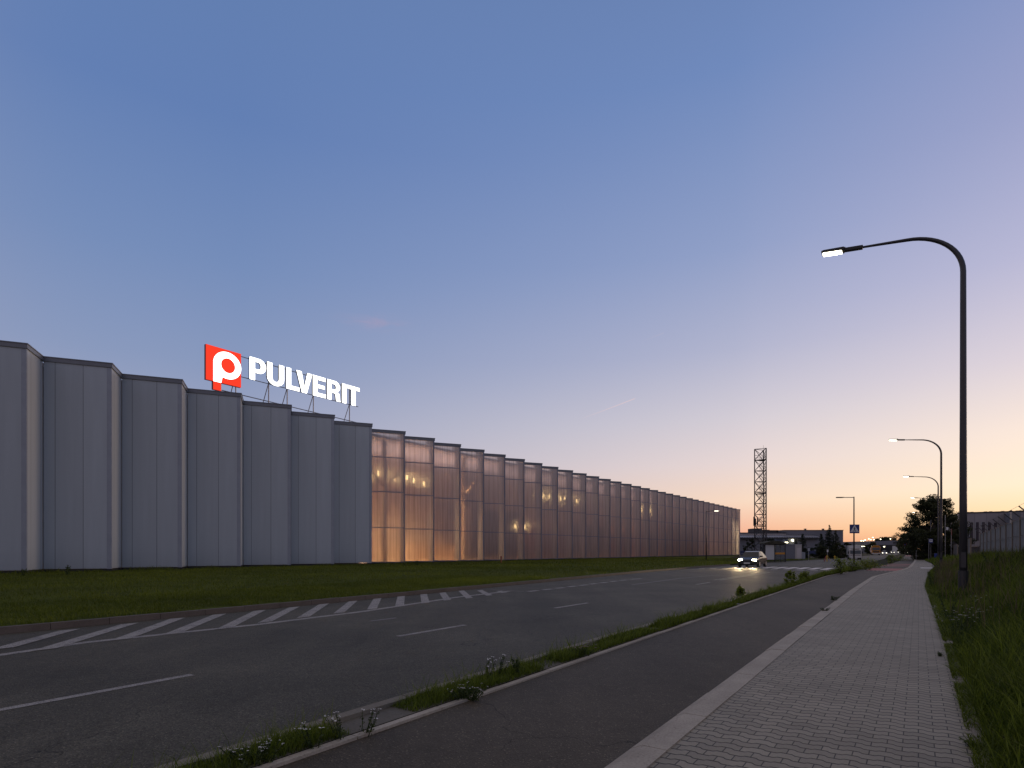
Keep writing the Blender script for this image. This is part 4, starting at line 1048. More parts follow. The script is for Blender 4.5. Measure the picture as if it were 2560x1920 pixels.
# weeds at the factory foot
GW = 'weeds at the foot of the factory wall'
for i, (px_, sc_, lb) in enumerate(((168, 1.5, 'tall weed at the middle of a grey wall panel'), (57, 1.1, 'weed in the recessed corner of the grey wall'), (1043, 1.4, 'weed before the second glowing bay'), (1012, 0.9, 'small weed at the mullion of the first glowing bay'))):
    py_ = 1222 / K + 4 + (929 - px_) * 0.0255
    dup(wd0, G(px_, py_, 0.1), i * 1.3, lb, GW, (1.5 * sc_, 1.5 * sc_, 1.9 * sc_))
pp_ = G(1253, 1408, 0.1)
pipe = thing('vent_pipe', pp_, 0, 'short orange pipe standing in the lawn before a dark bay', 'pipe')
MB().tube([(0, 0, 0), (0, 0, 0.68)], 0.07, 10).build('pipe', M_rust, pipe); MB().tube([(0, 0, 0.68), (0, 0, 0.74), (0, 0, 0.80)], [0.11, 0.11, 0.03], 10).build('cap', M_rust, pipe)

# ------------------------------------------------------------------ trees
def make_tree(name, loc, hgt, rad, label, group, leaves=9000, lsize=0.16, seed=1, mat=None, low=0.12, clump=40, cs=(0.16, 0.34), spiky=False):
    r_ = np.random.default_rng(seed); t = thing(name, loc, 0, label, 'tree' if 'tree' in name else 'bush', group)
    tk = MB(); tk.tube([(0, 0, -0.1), (0.05, 0, hgt * 0.3), (-0.05, 0.1, hgt * 0.62), (0, 0, hgt * 0.85)], [hgt * 0.024, hgt * 0.018, hgt * 0.011, hgt * 0.004], 8)
    cl = []
    for k in range(clump):
        u_ = r_.uniform(low, 0.97); a = r_.uniform(0, 6.283)
        prof = rad * math.sin(math.pi * min(1, (u_ - low) / (1 - low) * 0.80 + 0.17)) ** 0.7
        rr_ = prof * (0.35 + 0.65 * r_.random() ** 0.5) * (r_.uniform(0.8, 1.22) if spiky else 1)
        c = np.array([rr_ * math.cos(a), rr_ * math.sin(a), u_ * hgt]); cl.append(c)
        if k % 2 == 0:
            b0 = Vector((0, 0, max(0.1, u_ * 0.75) * hgt)); tk.tube([b0, b0.lerp(Vector(c), 0.5) + Vector((0, 0, 0.2)), Vector(c)], [hgt * 0.008, hgt * 0.005, hgt * 0.002], 5)
    tk.build('trunk', M_bark, t)
    C, T = [], []
    per = leaves // clump
    for c in cl:
        sz = rad * r_.uniform(*cs); d = r_.normal(size=(per, 3)); d /= np.linalg.norm(d, axis=1)[:, None]
        d *= (r_.random(per) ** 0.45)[:, None] * sz * np.array([1.15, 1.15, 0.75])
        if spiky:
            ax = np.array([c[0], c[1], abs(c[2] - hgt * 0.3) * 0.5 + 0.3]); ax /= np.linalg.norm(ax); d += ax * (d @ ax)[:, None] * 0.9
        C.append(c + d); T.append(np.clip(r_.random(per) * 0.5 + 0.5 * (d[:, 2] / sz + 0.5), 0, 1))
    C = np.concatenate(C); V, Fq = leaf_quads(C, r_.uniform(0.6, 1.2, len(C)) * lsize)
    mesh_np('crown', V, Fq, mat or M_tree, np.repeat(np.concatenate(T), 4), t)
    return t
def make_fir(name, loc, hgt, rad, label, group, seed=1, dense=1.0):
    r_ = np.random.default_rng(seed); t = thing(name, loc, 0, label, 'tree', group)
    MB().tube([(0, 0, -0.1), (0, 0, hgt * 0.97)], [hgt * 0.02, 0.01], 7).build('trunk', M_bark, t)
    C = []; z = hgt * 0.06
    while z < hgt * 0.985:
        f = 1 - z / hgt; L = rad * (f ** 0.85) * r_.uniform(0.8, 1.15) + 0.06
        nb_ = int(7 + 6 * f)
        for k in range(nb_):
            a = r_.uniform(0, 6.283); l_ = L * r_.uniform(0.75, 1.1); m_ = int((16 + 60 * f) * dense)
            u_ = r_.random(m_) ** 0.7
            C.append(np.stack([np.cos(a) * l_ * u_ + r_.normal(0, .06 * l_, m_) * u_, np.sin(a) * l_ * u_ + r_.normal(0, .06 * l_, m_) * u_, z - 0.28 * l_ * u_ ** 1.5 + 0.06 * l_ * u_ + r_.normal(0, 0.05, m_)], 1))
        z += hgt * 0.035 + 0.05
    C = np.concatenate(C); V, Fq = leaf_quads(C, r_.uniform(0.07, 0.16, len(C)) * (hgt / 8), 0.3)
    mesh_np('crown', V, Fq, M_fir, np.repeat(r_.random(len(C)), 4), t)
    return t
GV = 'bushy weeds on the verge'
for i, (px_, py_, hh, rr_, lb) in enumerate(((1850, 1487, .22, .14, 'low leafy weed clump on the verge at the double line'), (1978, 1464, .58, .22, 'rounded shrubby weed on the verge beside the cycle path'), (2012, 1454, .42, .26, 'loose leafy weed just behind the rounded shrubby one'),
          (2100, 1434, .95, .38, 'reddish tall weed left of the crossing lamp'), (2130, 1428, .7, .6, 'wide bush of weeds at the foot of the crossing lamp'), (2162, 1424, .72, .6, 'leafy bush right of the crossing lamp'), (2186, 1420, .7, .7, 'low bush at the rounded tip of the verge'),
          (2228, 1408, 1.0, .5, 'pointed bush on the second verge by the far path'), (2250, 1402, .6, .7, 'low spreading bush at the far end of the second verge'))):
    b0 = G(px_, py_, 0.05); make_tree('verge_bush', b0, hh, rr_, lb, GV, 1100, 0.03 + 0.02 * hh, 120 + i, M_grass, 0.02, 30, (0.12, 0.5), True)
Zb = 92.0
tb = AT(2335, 1400, Zb); tb.z = -0.1
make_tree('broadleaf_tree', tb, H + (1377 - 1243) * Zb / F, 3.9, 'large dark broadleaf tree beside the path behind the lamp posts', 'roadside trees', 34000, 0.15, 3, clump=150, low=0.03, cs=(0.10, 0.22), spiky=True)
tb3 = AT(2311, 1398, 99); tb3.z = -0.1
make_tree('broadleaf_tree', tb3, H + (1377 - 1316) * 99 / F, 2.0, 'low dark tree left of the large one, closest to the end of the path', 'roadside trees', 14000, 0.15, 9, clump=80, low=0.02, cs=(0.12, 0.26), spiky=True)
tb2 = AT(2372, 1395, 100); tb2.z = -0.1
make_tree('broadleaf_tree', tb2, H + (1377 - 1290) * 100 / F, 3.0, 'lower dark tree in front of the right hand hall, joined to the large one', 'roadside trees', 18000, 0.15, 5, clump=90, low=0.03, cs=(0.11, 0.24), spiky=True)
GF = 'trees in front of the far blue factory'
for i, (xx, yt, yb, Z, rr_, lb) in enumerate(((1990 , 1347, 1388, 118, 1.3, 'left spruce of the pair beside the grey kiosk'), (2007, 1331, 1388, 120, 1.7, 'taller spruce behind the grey kiosk'),
         (2053, 1331, 1390, 125, 1.6, 'spruce left of the tallest spruce'), (2073.5, 1311, 1390, 128, 2.2, 'tallest pointed spruce before the far factory'), (2089, 1323, 1390, 126, 1.9, 'spruce right of the tallest spruce'))):
    b0 = AT(xx, yb, Z); b0.z = -0.1
    make_fir('spruce_tree', b0, H + (HY - yt) * Z / F, rr_, lb, GF, 20 + i)
for i, (xx, yt, yb, Z, rr_, lb) in enumerate(((1869, 1346, 1385, 150, 1.1, 'narrow dark conifer left of the lattice tower'), (1880, 1345, 1385, 150, 1.0, 'narrow dark conifer touching the lattice tower'), (1914, 1340, 1385, 140, 1.0, 'slim dark conifer right behind the tower legs'))):
    b0 = AT(xx, yb, Z); b0.z = -0.1
    make_tree('cypress_tree', b0, H + (HY - yt) * Z / F, rr_, lb, GF, 2500, 0.14, 40 + i, M_fir, 0.02, 24)
for i, (xx, yt, yb, Z, rr_, lb) in enumerate(((1925, 1347, 1388, 130, 1.5, 'round dark shrub behind the bus shelter'), (2046, 1359, 1389, 120, 1.5, 'clipped dark hedge bush left of the spruces'), (2058, 1362, 1390, 118, 1.3, 'low dark bush under the tallest spruce'), (2100, 1358, 1392, 122, 1.6, 'low dark bush right of the spruces'), (2117, 1356, 1391, 130, 1.4, 'small leafy bush under the white portal'), (2126, 1360, 1390, 135, 1.2, 'small leafy bush left of the crossing lamp'))):
    b0 = AT(xx, yb, Z); b0.z = -0.1
    make_tree('shrub', b0, H + (HY - yt) * Z / F, rr_, lb, GF, 2600, 0.14, 60 + i, M_fir if i < 2 else None, 0.02, 26)
GB = 'trees behind the far hall'
for i, (xx, yt, Z, rr_, lb) in enumerate(((2203, 1343.5, 470, 6.5, 'round tree above the far hall, leftmost of the row'), (2216, 1342.5, 480, 6, 'second round tree above the far hall'), (2230, 1343.5, 490, 6.5, 'broad tree above the far hall beside a lit lamp'), (2246, 1346, 500, 6, 'small tree above the roof of the far hall'),
          (2262, 1339, 330, 4, 'bushy tree at the end of the far hall'), (2272, 1330, 250, 4.0, 'dark tree where the path disappears'), (2286, 1320, 190, 4, 'tall dark tree beyond the roadside tree'), (2177, 1355, 300, 3, 'dark round tree in front of the far hall'))):
    b0 = AT(xx, HY, Z); b0.z = -0.1
    make_tree('broadleaf_tree', b0, H + (HY - yt) * Z / F, rr_, lb, GB, 3200, 0.30 * (Z / 300) + 0.1, 80 + i, None, 0.05, 34)

# ------------------------------------------------------------------ far buildings
M_fgrey = plain('grey metal cladding', (0.16, 0.165, 0.19), 0.55, 0.1, 0.06, 0.4)
M_fblue = plain('dark blue cladding', (0.03, 0.04, 0.10), 0.5, 0.1, 0.06, 0.4)
M_fdark = plain('dark flat roof', (0.05, 0.05, 0.055), 0.7)
M_canopy = plain('pale sheet roof', (0.50, 0.47, 0.47), 0.35, 0.2, 0.1, 0.6)
def zz(py, Z): return H - (py - HY) * Z / F
def xx_(px, Z): return (px - CX) / F * Z
Zf = 215.0
bf = thing('far_factory', (xx_(1990, Zf), Zf, -0.05), 0, 'low grey and blue factory behind the spruces with pale sloping canopy', 'factory')
ox, oy = bf.location.x, bf.location.y
def fb(name, mat, x0, x1, y0, y1, za, zb, par=bf, bev=0):
    return MB().box((x0 - ox, y0 - oy, za), (x1 - ox, y1 - oy, zb)).build(name, mat, par, bevel=bev)
fb('main_hall', M_fgrey, xx_(1980, Zf), xx_(2131, Zf), Zf + 6, Zf + 60, 0, zz(1324, Zf))
fb('main_roof', M_fdark, xx_(1979, Zf), xx_(2132, Zf), Zf + 5.8, Zf + 61, zz(1324, Zf), zz(1323, Zf))
fb('low_hall', M_fgrey, xx_(1800, Zf), xx_(2050, Zf), Zf, Zf + 5.8, 1.6, zz(1344, Zf))
fb('blue_base', M_fblue, xx_(1800, Zf), xx_(2060, Zf), Zf - 0.05, Zf + 5.5, 0, 1.6)
fb('blue_panel', M_fblue, xx_(1917, Zf), xx_(1969, Zf), Zf - 0.12, Zf - 0.05, 1.7, zz(1344, Zf) - 0.1)
fb('rear_hall', M_fdark, xx_(1800, Zf), xx_(1985, Zf), Zf + 6, Zf + 40, 0, zz(1329.5, Zf))
cn_ = MB(); x0, x1 = xx_(1800, Zf) - ox, xx_(2048, Zf) - ox
za_, zb2 = zz(1343, Zf), zz(1336, Zf)
cn_.add([(x0, -1.5, za_), (x1, -1.5, za_), (x1, 5.8, zb2), (x0, 5.8, zb2), (x0, -1.5, za_ - .15), (x1, -1.5, za_ - .15), (x1, 5.8, zb2 - .15), (x0, 5.8, zb2 - .15)],
        [(0, 1, 2, 3), (7, 6, 5, 4), (0, 4, 5, 1), (1, 5, 6, 2), (2, 6, 7, 3), (3, 7, 4, 0)])
cno = cn_.build('canopy', M_canopy, bf)
rb = MB()
for k in range(40):
    x = x0 + (x1 - x0) * (k + 0.5) / 40; rb.bar((x, -1.5, za_ + .04), (x + 0.9, 5.8, zb2 + .04), 0.16, 0.10)
rb.build('canopy_ribs', M_fdark, cno)
fb('fascia', M_canopy, xx_(1800, Zf), xx_(1984, Zf), Zf + 5.85, Zf + 5.98, zz(1335, Zf), zz(1333, Zf))
fb('eave', M_fdark, xx_(1800, Zf), xx_(2050, Zf), Zf - 1.62, Zf - 1.5, za_ - 0.5, za_ - 0.02)
for a, c, t_, b_ in ((1853, 1861, 1319, 1330), (1862, 1869, 1320.5, 1330), (1908, 1929, 1318.5, 1330), (1933, 1948, 1322, 1330), (1949, 1971, 1323, 1326.5), (1965, 1971, 1326, 1330)):
    fb('roof_unit', M_fdark, xx_(a, Zf), xx_(c, Zf), Zf + 8, Zf + 14, zz(b_, Zf) - 0.6, zz(t_, Zf))
for a in (2054, 2101):
    MB().tube([(xx_(a, Zf) - ox, 12, zz(1323, Zf)), (xx_(a, Zf) - ox, 12, zz(1320, Zf)), (xx_(a, Zf) - ox, 12, zz(1319.5, Zf)), (xx_(a, Zf) - ox, 12, zz(1318, Zf))], [.35, .35, .75, .2], 10).build('roof_vent', M_fdark, bf)
pf = MB()
for a, c, t_, b_ in ((2098, 2108, 1335, 1336), (2106.5, 2108.5, 1336, 1365)):
    pf.box((xx_(a, Zf) - ox, 5.6, zz(b_, Zf)), (xx_(c, Zf) - ox, 5.95, zz(t_, Zf)))
pf.build('portal_frame', M_white, bf)
M_wlamp = emit('small lit lamp', (1.0, 0.92, 0.62), 9.0)
MB().tube([(xx_(1980, Zf) - ox, -0.6, zz(1353, Zf)), (xx_(1980, Zf) - ox, -0.6, zz(1348, Zf))], 0.30, 8).build('wall_lamp', M_wlamp, bf)
fb('wall_lamp', M_wlamp, xx_(1934, Zf), xx_(1940, Zf), Zf - 1.2, Zf - 0.9, zz(1357, Zf), zz(1355, Zf)); fb('wall_lamp', M_wlamp, xx_(1959, Zf), xx_(1966, Zf), Zf - 1.2, Zf - 0.9, zz(1357, Zf), zz(1355, Zf))
Zh = 400.0
b3 = thing('far_hall', (xx_(2200, Zh), Zh, -0.05), 0, 'wide low pale hall at the end of the road under the tree row', 'building')
ox, oy = b3.location.x, b3.location.y
MB().add([(xx_(2131, Zh) - ox, 0, 0), (xx_(2268, Zh) - ox, 0, 0), (xx_(2268, Zh) - ox, 40, 0), (xx_(2131, Zh) - ox, 40, 0), (xx_(2131, Zh) - ox, 0, zz(1354, Zh)), (xx_(2268, Zh) - ox, 0, zz(1350.5, Zh)), (xx_(2268, Zh) - ox, 40, zz(1350.5, Zh)), (xx_(2131, Zh) - ox, 40, zz(1354, Zh))],
         [(3, 2, 1, 0), (4, 5, 6, 7), (0, 1, 5, 4), (1, 2, 6, 5), (2, 3, 7, 6), (3, 0, 4, 7)]).build('wall', M_fgrey, b3)
fb('dark_window_band', M_fdark, xx_(2233, Zh), xx_(2258, Zh), Zh - 0.3, Zh - 0.05, zz(1359, Zh), zz(1354, Zh), b3)
fb('loading_bay', M_black, xx_(2195, Zh), xx_(2262, Zh), Zh - 0.5, Zh - 0.06, 0.0, zz(1362, Zh), b3)
fb('white_shed', M_white, xx_(2214, Zh), xx_(2232, Zh), Zh - 12, Zh - 7, 0, zz(1365, Zh), b3)
fb('red_board', plain('red board', (0.55, 0.05, 0.06), 0.5), xx_(2218.5, Zh), xx_(2220, Zh), Zh - 13.2, Zh - 13, zz(1371, Zh), zz(1358, Zh), b3)
for k in range(6): fb('dock_lamp', M_wlamp, xx_(2141 + k * 3.6, Zh), xx_(2142.3 + k * 3.6, Zh), Zh - .6, Zh - .4, zz(1366.3, Zh), zz(1365.2, Zh), b3)
# right hand hall beyond the fence, turned 32 degrees
Zr = 120.0
def r4(x, y): return 2240 + x / 6.9125, 1200 + y / 6.9125
RA = math.atan2(r4(1090, 0)[0] * 0 + 907.0, F)
hc = Vector((xx_(2397.5, Zr), Zr, -0.05))
b4 = thing('right_hall', hc, -RA, 'big pale hall with tall dark windows beyond the concrete fence', 'building')
ux, uy = math.cos(RA), -math.sin(RA)
def hx(px):                                # photo column to distance along the front wall
    k = (px - CX) / F; return (k * hc.y - hc.x) / (ux - k * uy)
def hz(px, py): Zq = hc.y + hx(px) * uy; return H - (py - HY) * Zq / F
M_rclad = cladding('pale hall cladding', (0.27, 0.26, 0.28), 1.9, 0.3, 8.0)
HT = hz(2397.5, 1283.5); LW = 60.0
def hb(name, mat, x0, x1, y0, y1, za, zb, par=b4): return MB().box((x0, y0, za), (x1, y1, zb)).build(name, mat, par)
hb('front_wall', M_rclad, 0, LW, 0, 30, 0, HT)
hb('roof_edge', M_fdark, -.1, LW, -0.1, 30.2, HT, HT + .25)
M_gable = plain('gable cladding in lit tone', (0.46, 0.42, 0.40), 0.6, var=0.05)  # lit side of the hall: dusk light put into a paler, warmer colour
hb('side_cladding', M_gable, -.06, -.005, 0.2, 29.8, 0, HT - .1)
hb('dark_band', M_fdark, -.12, -.065, 0.2, 29.8, HT * .42, HT * .55)
M_win = plain('dark window glass', (0.05, 0.045, 0.06), 0.15, var=0.2, scale=0.3)
for a, c, t_ in ((1235, 1262, 820), (1275, 1330, 730), (1378, 1430, 725), (1482, 1535, 725), (1585, 1640, 730), (1690, 1745, 735)):
    wx0, wx1 = hx(r4(a, 0)[0]), hx(r4(c, 0)[0]); zt = hz(*r4(a, t_)); zb0_ = max(.4, hz(*r4(a, 1045)))
    wf = hb('window', M_win, wx0, wx1, -0.05, -0.005, zb0_, zt)
    hb('frame', M_trim, wx0 - .1, wx0 - .002, -0.09, -0.004, zb0_, zt, wf)
hb('side_block', M_fgrey, hx(r4(1870, 0)[0]), hx(r4(2050, 0)[0]), -6, -.1, 0, HT * .97)
hb('block_edge', M_lite, hx(r4(1870, 0)[0]) - .05, hx(r4(1870, 0)[0]) + .25, -6.06, -6.005, HT * .6, HT * .97)
for a in (1240, 1310, 1550, 1640, 1850, 1990, 2110, 2180):
    xa = hx(r4(a, 0)[0]); hb('roof_light', M_fdark, xa, xa + .5, 2, 4, HT + .25, HT + .42)

# ------------------------------------------------------------------ concrete fence with barbed wire arms
FP = 4.35
M_fpost = concrete('weathered fence post concrete', (0.20, 0.165, 0.135), 0.2)
M_fpan = concrete('grey fence slab concrete', (0.20, 0.205, 0.205), 0.15)
def fpos(px): 
    k = (px - CX) / F; Z = FP / (k * DC - DS); X = k * Z; return X * DS + Z * DC
s_end = fpos(r4(1468, 0)[0]); 
sp_ = (s_end - fpos(r4(2165, 0)[0])) / 8.0
zt0, zt1 = onP(*r4(2165, 665), FP)[1], onP(*r4(1480, 925), FP)[1]
def ftop(s): return zt0 + (zt1 - zt0) * (s - fpos(r4(2165, 0)[0])) / (s_end - fpos(r4(2165, 0)[0]))
def make_fence(s0, n, label, top, low=0.55):
    o = thing('concrete_fence', SP(s0, FP, 0), math.pi / 2 - STREET, label, 'fence', 'concrete fences along the bank')
    for k in range(n + 1):
        x = k * sp_; s = s0 + x; zt = top(s)
        po = MB().box((x - .09, -.08, low), (x + .09, .08, zt + 0.05)).build('post', M_fpost, o, bevel=0.01)
        MB().bar((x, 0, zt), (x, 0.42, zt + 0.45), 0.05).build('wire_arm', M_pole, po)
        if k < n:
            zn = top(s + sp_ / 2)
            pn = MB()
            hh = (zn - low) / 3
            for j in range(3):
                pn.box((x + .09, -.03, low + j * hh), (x + sp_ - .09, .03, low + (j + 1) * hh - 0.03)); pn.box((x + .09, -.05, low + (j + 1) * hh - 0.085), (x + sp_ - .09, .05, low + (j + 1) * hh - 0.03))
            pn.build('slab_panel', M_fpan, o)
    wr = MB()
    for d in (0.12, 0.28, 0.42):
        wr.tube([(0, d, top(s0) + d * 1.07), (n * sp_, d, top(s0 + n * sp_) + d * 1.07)], 0.006, 4)
    wr.build('barbed_wire', M_black, o)
    return o
make_fence(s_end - 14 * sp_, 14, 'long run of concrete slab fence with barbed wire arms, nearest on the bank', ftop)
s2 = fpos(r4(1290, 0)[0])
make_fence(s2, 1, 'short piece of concrete fence beside the near lamp post, behind the gate gap', lambda s: onP(*r4(1270, 1015), FP)[1], 0.3)
s3 = fpos(r4(1062, 0)[0])
make_fence(s3, 5, 'far run of concrete fence left of the near lamp post', lambda s: onP(*r4(1060, 1118), FP)[1], 0.3)
gt = thing('metal_gate', SP(s_end + 1, FP, 0), math.pi / 2 - STREET, 'low dark metal gate in the gap of the concrete fence', 'gate')
gm = MB(); gl_ = s2 - s_end - 2
for zz_ in (0.75, 1.9): gm.bar((0, 0, zz_), (gl_, 0, zz_), 0.08)
gm.build('rail', M_pole, gt); gm = MB()
for k in range(int(gl_ / 0.35)): gm.bar((k * .35, 0, .75), (k * .35, 0, 1.9), 0.03)
gm.build('bars', M_pole, gt)

# ------------------------------------------------------------------ shelter, kiosk, small signs
Zs = 78.0
shx0, shx1 = xx_(1912.5, Zs), xx_(1963, Zs); mxs = (shx0 + shx1) / 2; hw = (shx1 - shx0) / 2
shl = thing('bus_shelter', (mxs, Zs, 0.0), 0.0, 'dark framed bus shelter with pale panel and orange striped glass', 'bus shelter')
SH = zz(1360, Zs)
fr = MB()
for x in (-hw, -0.05, hw):
    fr.box((x - .05, -.05, 0), (x + .05, .05, SH)); fr.box((x - .04, 1.35, 0), (x + .04, 1.43, SH))
fr.box((-hw, -.04, SH - .1), (hw, .04, SH)); fr.box((-hw, -.04, 0.22), (hw, .04, 0.30))
fr.build('frame', M_black, shl)
MB().box((-hw + .06, -.02, .32), (-.12, .02, SH - .12)).build('pale_panel', plain('pale translucent board', (0.50, 0.51, 0.50), 0.35, var=0.04), shl)
mg, bg_, pg = mat_base('shelter glass'); pg.inputs['Base Color'].default_value = (0.5, 0.53, 0.56, 1); pg.inputs['Transmission Weight'].default_value = 0.8; pg.inputs['Roughness'].default_value = 0.15; pg.inputs['IOR'].default_value = 1.1
gp = MB().box((.02, -.015, .32), (hw - .06, .015, SH - .12)).build('glass_pane', mg, shl)
MB().box((.02, -.024, .32 + (SH - .4) * .35), (hw - .06, -.017, .32 + (SH - .4) * .47)).build('orange_stripe', plain('orange stripe', (0.55, 0.24, 0.02), 0.5), gp)
rf = MB(); n = 14
prof = [(-hw - .2 + (2 * hw + .4) * k / n, SH + 0.08 + 0.42 * math.sin(math.pi * k / n) ** 0.8 * (1 - 0.35 * k / n)) for k in range(n + 1)]
rf.prism([(-hw - .2, SH)] + prof + [(hw + .2, SH)], -0.35, 1.7); rf.build('roof', plain('mossy dark shelter roof', (0.05, 0.045, 0.03), 0.9, var=0.4, scale=4), shl)
MB().box((-hw + .3, .95, .42), (hw - .3, 1.3, .47)).build('bench', M_pole, shl)
Zk = 97.0
kx0, kx1, kx2 = xx_(1962, Zk), xx_(1988, Zk), xx_(2004.5, Zk)
kk = thing('grey_kiosk', (kx1, Zk, 0), 0, 'plain grey metal kiosk to the right of the bus shelter', 'kiosk')
kh = zz(1361.5, Zk)
MB().box((kx0 - kx1, 0.05, 0), (0, 3, kh)).build('blue_grey_wall', M_fgrey, kk)
MB().box((0.002, 0.0, 0), (kx2 - kx1, 3, kh)).build('light_wall', M_lite, kk)
MB().box((kx0 - kx1 - .05, -.05, kh), (kx2 - kx1 + .05, 3.05, kh + .08)).build('flat_roof', M_trim, kk)
MB().box((.25, -.03, .1), (.95, -.002, 2.0)).build('door', M_canopy, kk)
fc = thing('board_fence', (kx2 + .1, Zk + 1, 0), 0, 'short pale board fence beside the grey kiosk', 'fence')
bf_ = MB()
for k in range(5): bf_.box((k * .2, 0, 0.05), (k * .2 + .17, .03, zz(1379, Zk) - k * .03))
bf_.build('boards', M_trim, fc); MB().box((0, .035, .4), (1.0, .07, .48)).build('rail', M_trim, fc)
bc = thing('barrier_rail', (xx_(1852, 110), 110, 0), 0, 'low metal railing at the corner of the factory', 'railing')
bm_ = MB()
for k in range(5): bm_.tube([(k * 1.4, 0, 0), (k * 1.4, 0, 0.95)], .03, 6)
bm_.tube([(0, 0, .95), (5.6, 0, .95)], .03, 6).tube([(0, 0, .5), (5.6, 0, .5)], .025, 6); bm_.build('rail', M_steel, bc)
def post_sign(name, px, yt, yb, Z, plate, label, mat, cat='road sign', poles=1):
    b0 = AT(px, yb, Z); zt = zz(yt, Z) - 0.0
    t = thing(name, (b0.x, Z, 0), 0, label, cat)
    MB().tube([(0, 0, 0), (0, 0, zt)], .035, 6).build('pole', M_steel, t)
    w_, h_ = plate; MB().box((-w_ / 2, -.07, zt - h_), (w_ / 2, -.045, zt)).build('plate', mat, t)
    return t
post_sign('small_sign', 2021.5, 1370.5, 1402, 88, (.32, .42), 'small grey sign on a thin post right of the kiosk', M_trim)
post_sign('small_sign', 2068.5, 1374, 1402, 88, (.22, .36), 'small white sign on a post by the striped barrier', M_white)
bs_ = post_sign('bus_stop_sign', 2322, 1347, 1398, 86, (.5, .02), 'blue and white bus stop sign in front of the dark tree', M_steel)
b0 = MB().box((-.05, -.09, zz(1357.5, 86)), (.55, -.06, zz(1347, 86))).build('blue_plate', M_blue, bs_)
MB().box((.02, -.1, zz(1354.5, 86)), (.48, -.092, zz(1348.8, 86))).build('white_field', M_white, b0)
MB().box((.08, -.11, zz(1352.3, 86)), (.42, -.102, zz(1350.8, 86))).build('bus_symbol', M_blue, b0)
post_sign('plain_post', 2327, 1300, 1398, 90, (.05, .05), 'thin grey post right of the bus stop sign', M_steel, 'post')
post_sign('camera_post', 2363, 1288, 1385, 80, (.10, .02), 'slim post with small white box, right of the lamp poles', M_steel, 'post')
MB().box((xx_(2364.5, 80) - .0, 79.85, zz(1325, 80)), (xx_(2369, 80), 79.98, zz(1318, 80))).build('white_box', M_white)
bx = bpy.data.objects['white_box']; pr_ = [o for o in bpy.data.objects if o.name.startswith('camera_post')][0]
bx.data.transform(Matrix.Translation(-pr_.location)); bx.parent = pr_
post_sign('red_post', 2378, 1322, 1385, 80, (.10, .9), 'narrow reddish marker post before the right hand hall', plain('faded red marker', (.25, .09, .06), .6), 'post')
ns = post_sign('no_stopping_sign', 2262, 1357, 1383, 190, (.05, .05), 'round red and blue no-stopping sign with white plates below at the far path', M_steel)
MB().tube([(0, -.08, zz(1360.5, 190)), (0, -.11, zz(1360.5, 190))], .55, 18).build('red_disc', plain('red sign ring', (.35, .03, .03), .5), ns)
MB().tube([(0, -.115, zz(1360.5, 190)), (0, -.13, zz(1360.5, 190))], .40, 18).build('blue_disc', M_blue, ns)
for a_, c_ in ((1365, 1368), (1370, 1375)): MB().box((-.3, -.1, zz(c_, 190)), (.3, -.08, zz(a_, 190))).build('white_plate', M_white, ns)
post_sign('bollard_post', 2290.5, 1376, 1401, 92, (.08, .2), 'thin grey post between cycle path and pavement', M_trim, 'post')
# striped barrier boards
br_ = thing('warning_barrier', G(2068, 1404), 0, 'leaning red and yellow striped boards at the kerb by the small white sign', 'barrier')
Zb_ = br_.location.y
for k, (dx0, dx1, mt) in enumerate(((-.25, -.12, M_red), (-.02, .0, M_yel), (.12, .45, M_white))):
    MB().bar((dx0 * 1.6, 0, .02), (dx0 * .6 + .1, .25, .85 if k else .75), .10, .03).build('board', mt, br_) if k < 2 else MB().bar((.55, 0, .02), (.12, .2, .9), .09, .03).build('board', M_yel, br_)
hy = thing('yellow_hydrant', G(2087, 1397.5), 0, 'small yellow hydrant on the grass before the shrubs', 'hydrant')
MB().tube([(0, 0, 0), (0, 0, .5), (0, 0, .62)], [.12, .12, .03], 8).build('body', M_yel, hy); MB().tube([(-.2, 0, .4), (.2, 0, .4)], .06, 8).build('outlets', M_yel, hy)
lt = thing('blue_bin', AT(2340.5, 1398, 84).xy.to_3d(), 0, 'small blue bin at the foot of the far lamp poles', 'bin')
MB().tube([(0, 0, 0), (0, 0, .45)], .05, 6).build('post', M_pole, lt); MB().tube([(0, 0, .45), (0, 0, 1.0), (0, 0, 1.1)], [.22, .26, .2], 10).build('body', plain('blue plastic', (.03, .05, .25), .5), lt)

# distant lamp masts
GL = 'distant lit lamps over the far hall'
first_l = None
for k, (px_, py_) in enumerate(((2153, 1352), (2158.5, 1352), (2163, 1350), (2163.5, 1354), (2172, 1347), (2176.5, 1349), (2182, 1343.5), (2184.5, 1349), (2201.5, 1348), (2226, 1347), (2257.5, 1345), (2178.5, 1364), (2210.5, 1366.5))):
    Z = 380 + 9 * (k % 5) if k < 11 else 300; hz = zz(py_, Z)
    if first_l is None:
        t = thing('distant_lamp', (0, 0, 0), 0, '', 'street lamp', GL); MB().tube([(0, 0, -1), (0, 0, .0)], .10, 6).build('pole', M_pole, t); MB().box((-.24, -.24, 0), (.24, .24, .34)).build('lamp_head', M_wlamp, t, bevel=.1); first_l = t
    else: t = copy_tree(first_l)
    t.location = (xx_(px_, Z), Z, hz - .2)
    for ch in t.children:
        if ch.name.startswith('pole'): ch.scale = (1, 1, hz)
    t['label'] = 'tiny lit lamp on a mast near the roof line of the far hall' if k < 11 else ('small lit lamp in front of the dark round tree by the yellow lorry' if k == 11 else 'small lit lamp beside the white shed')

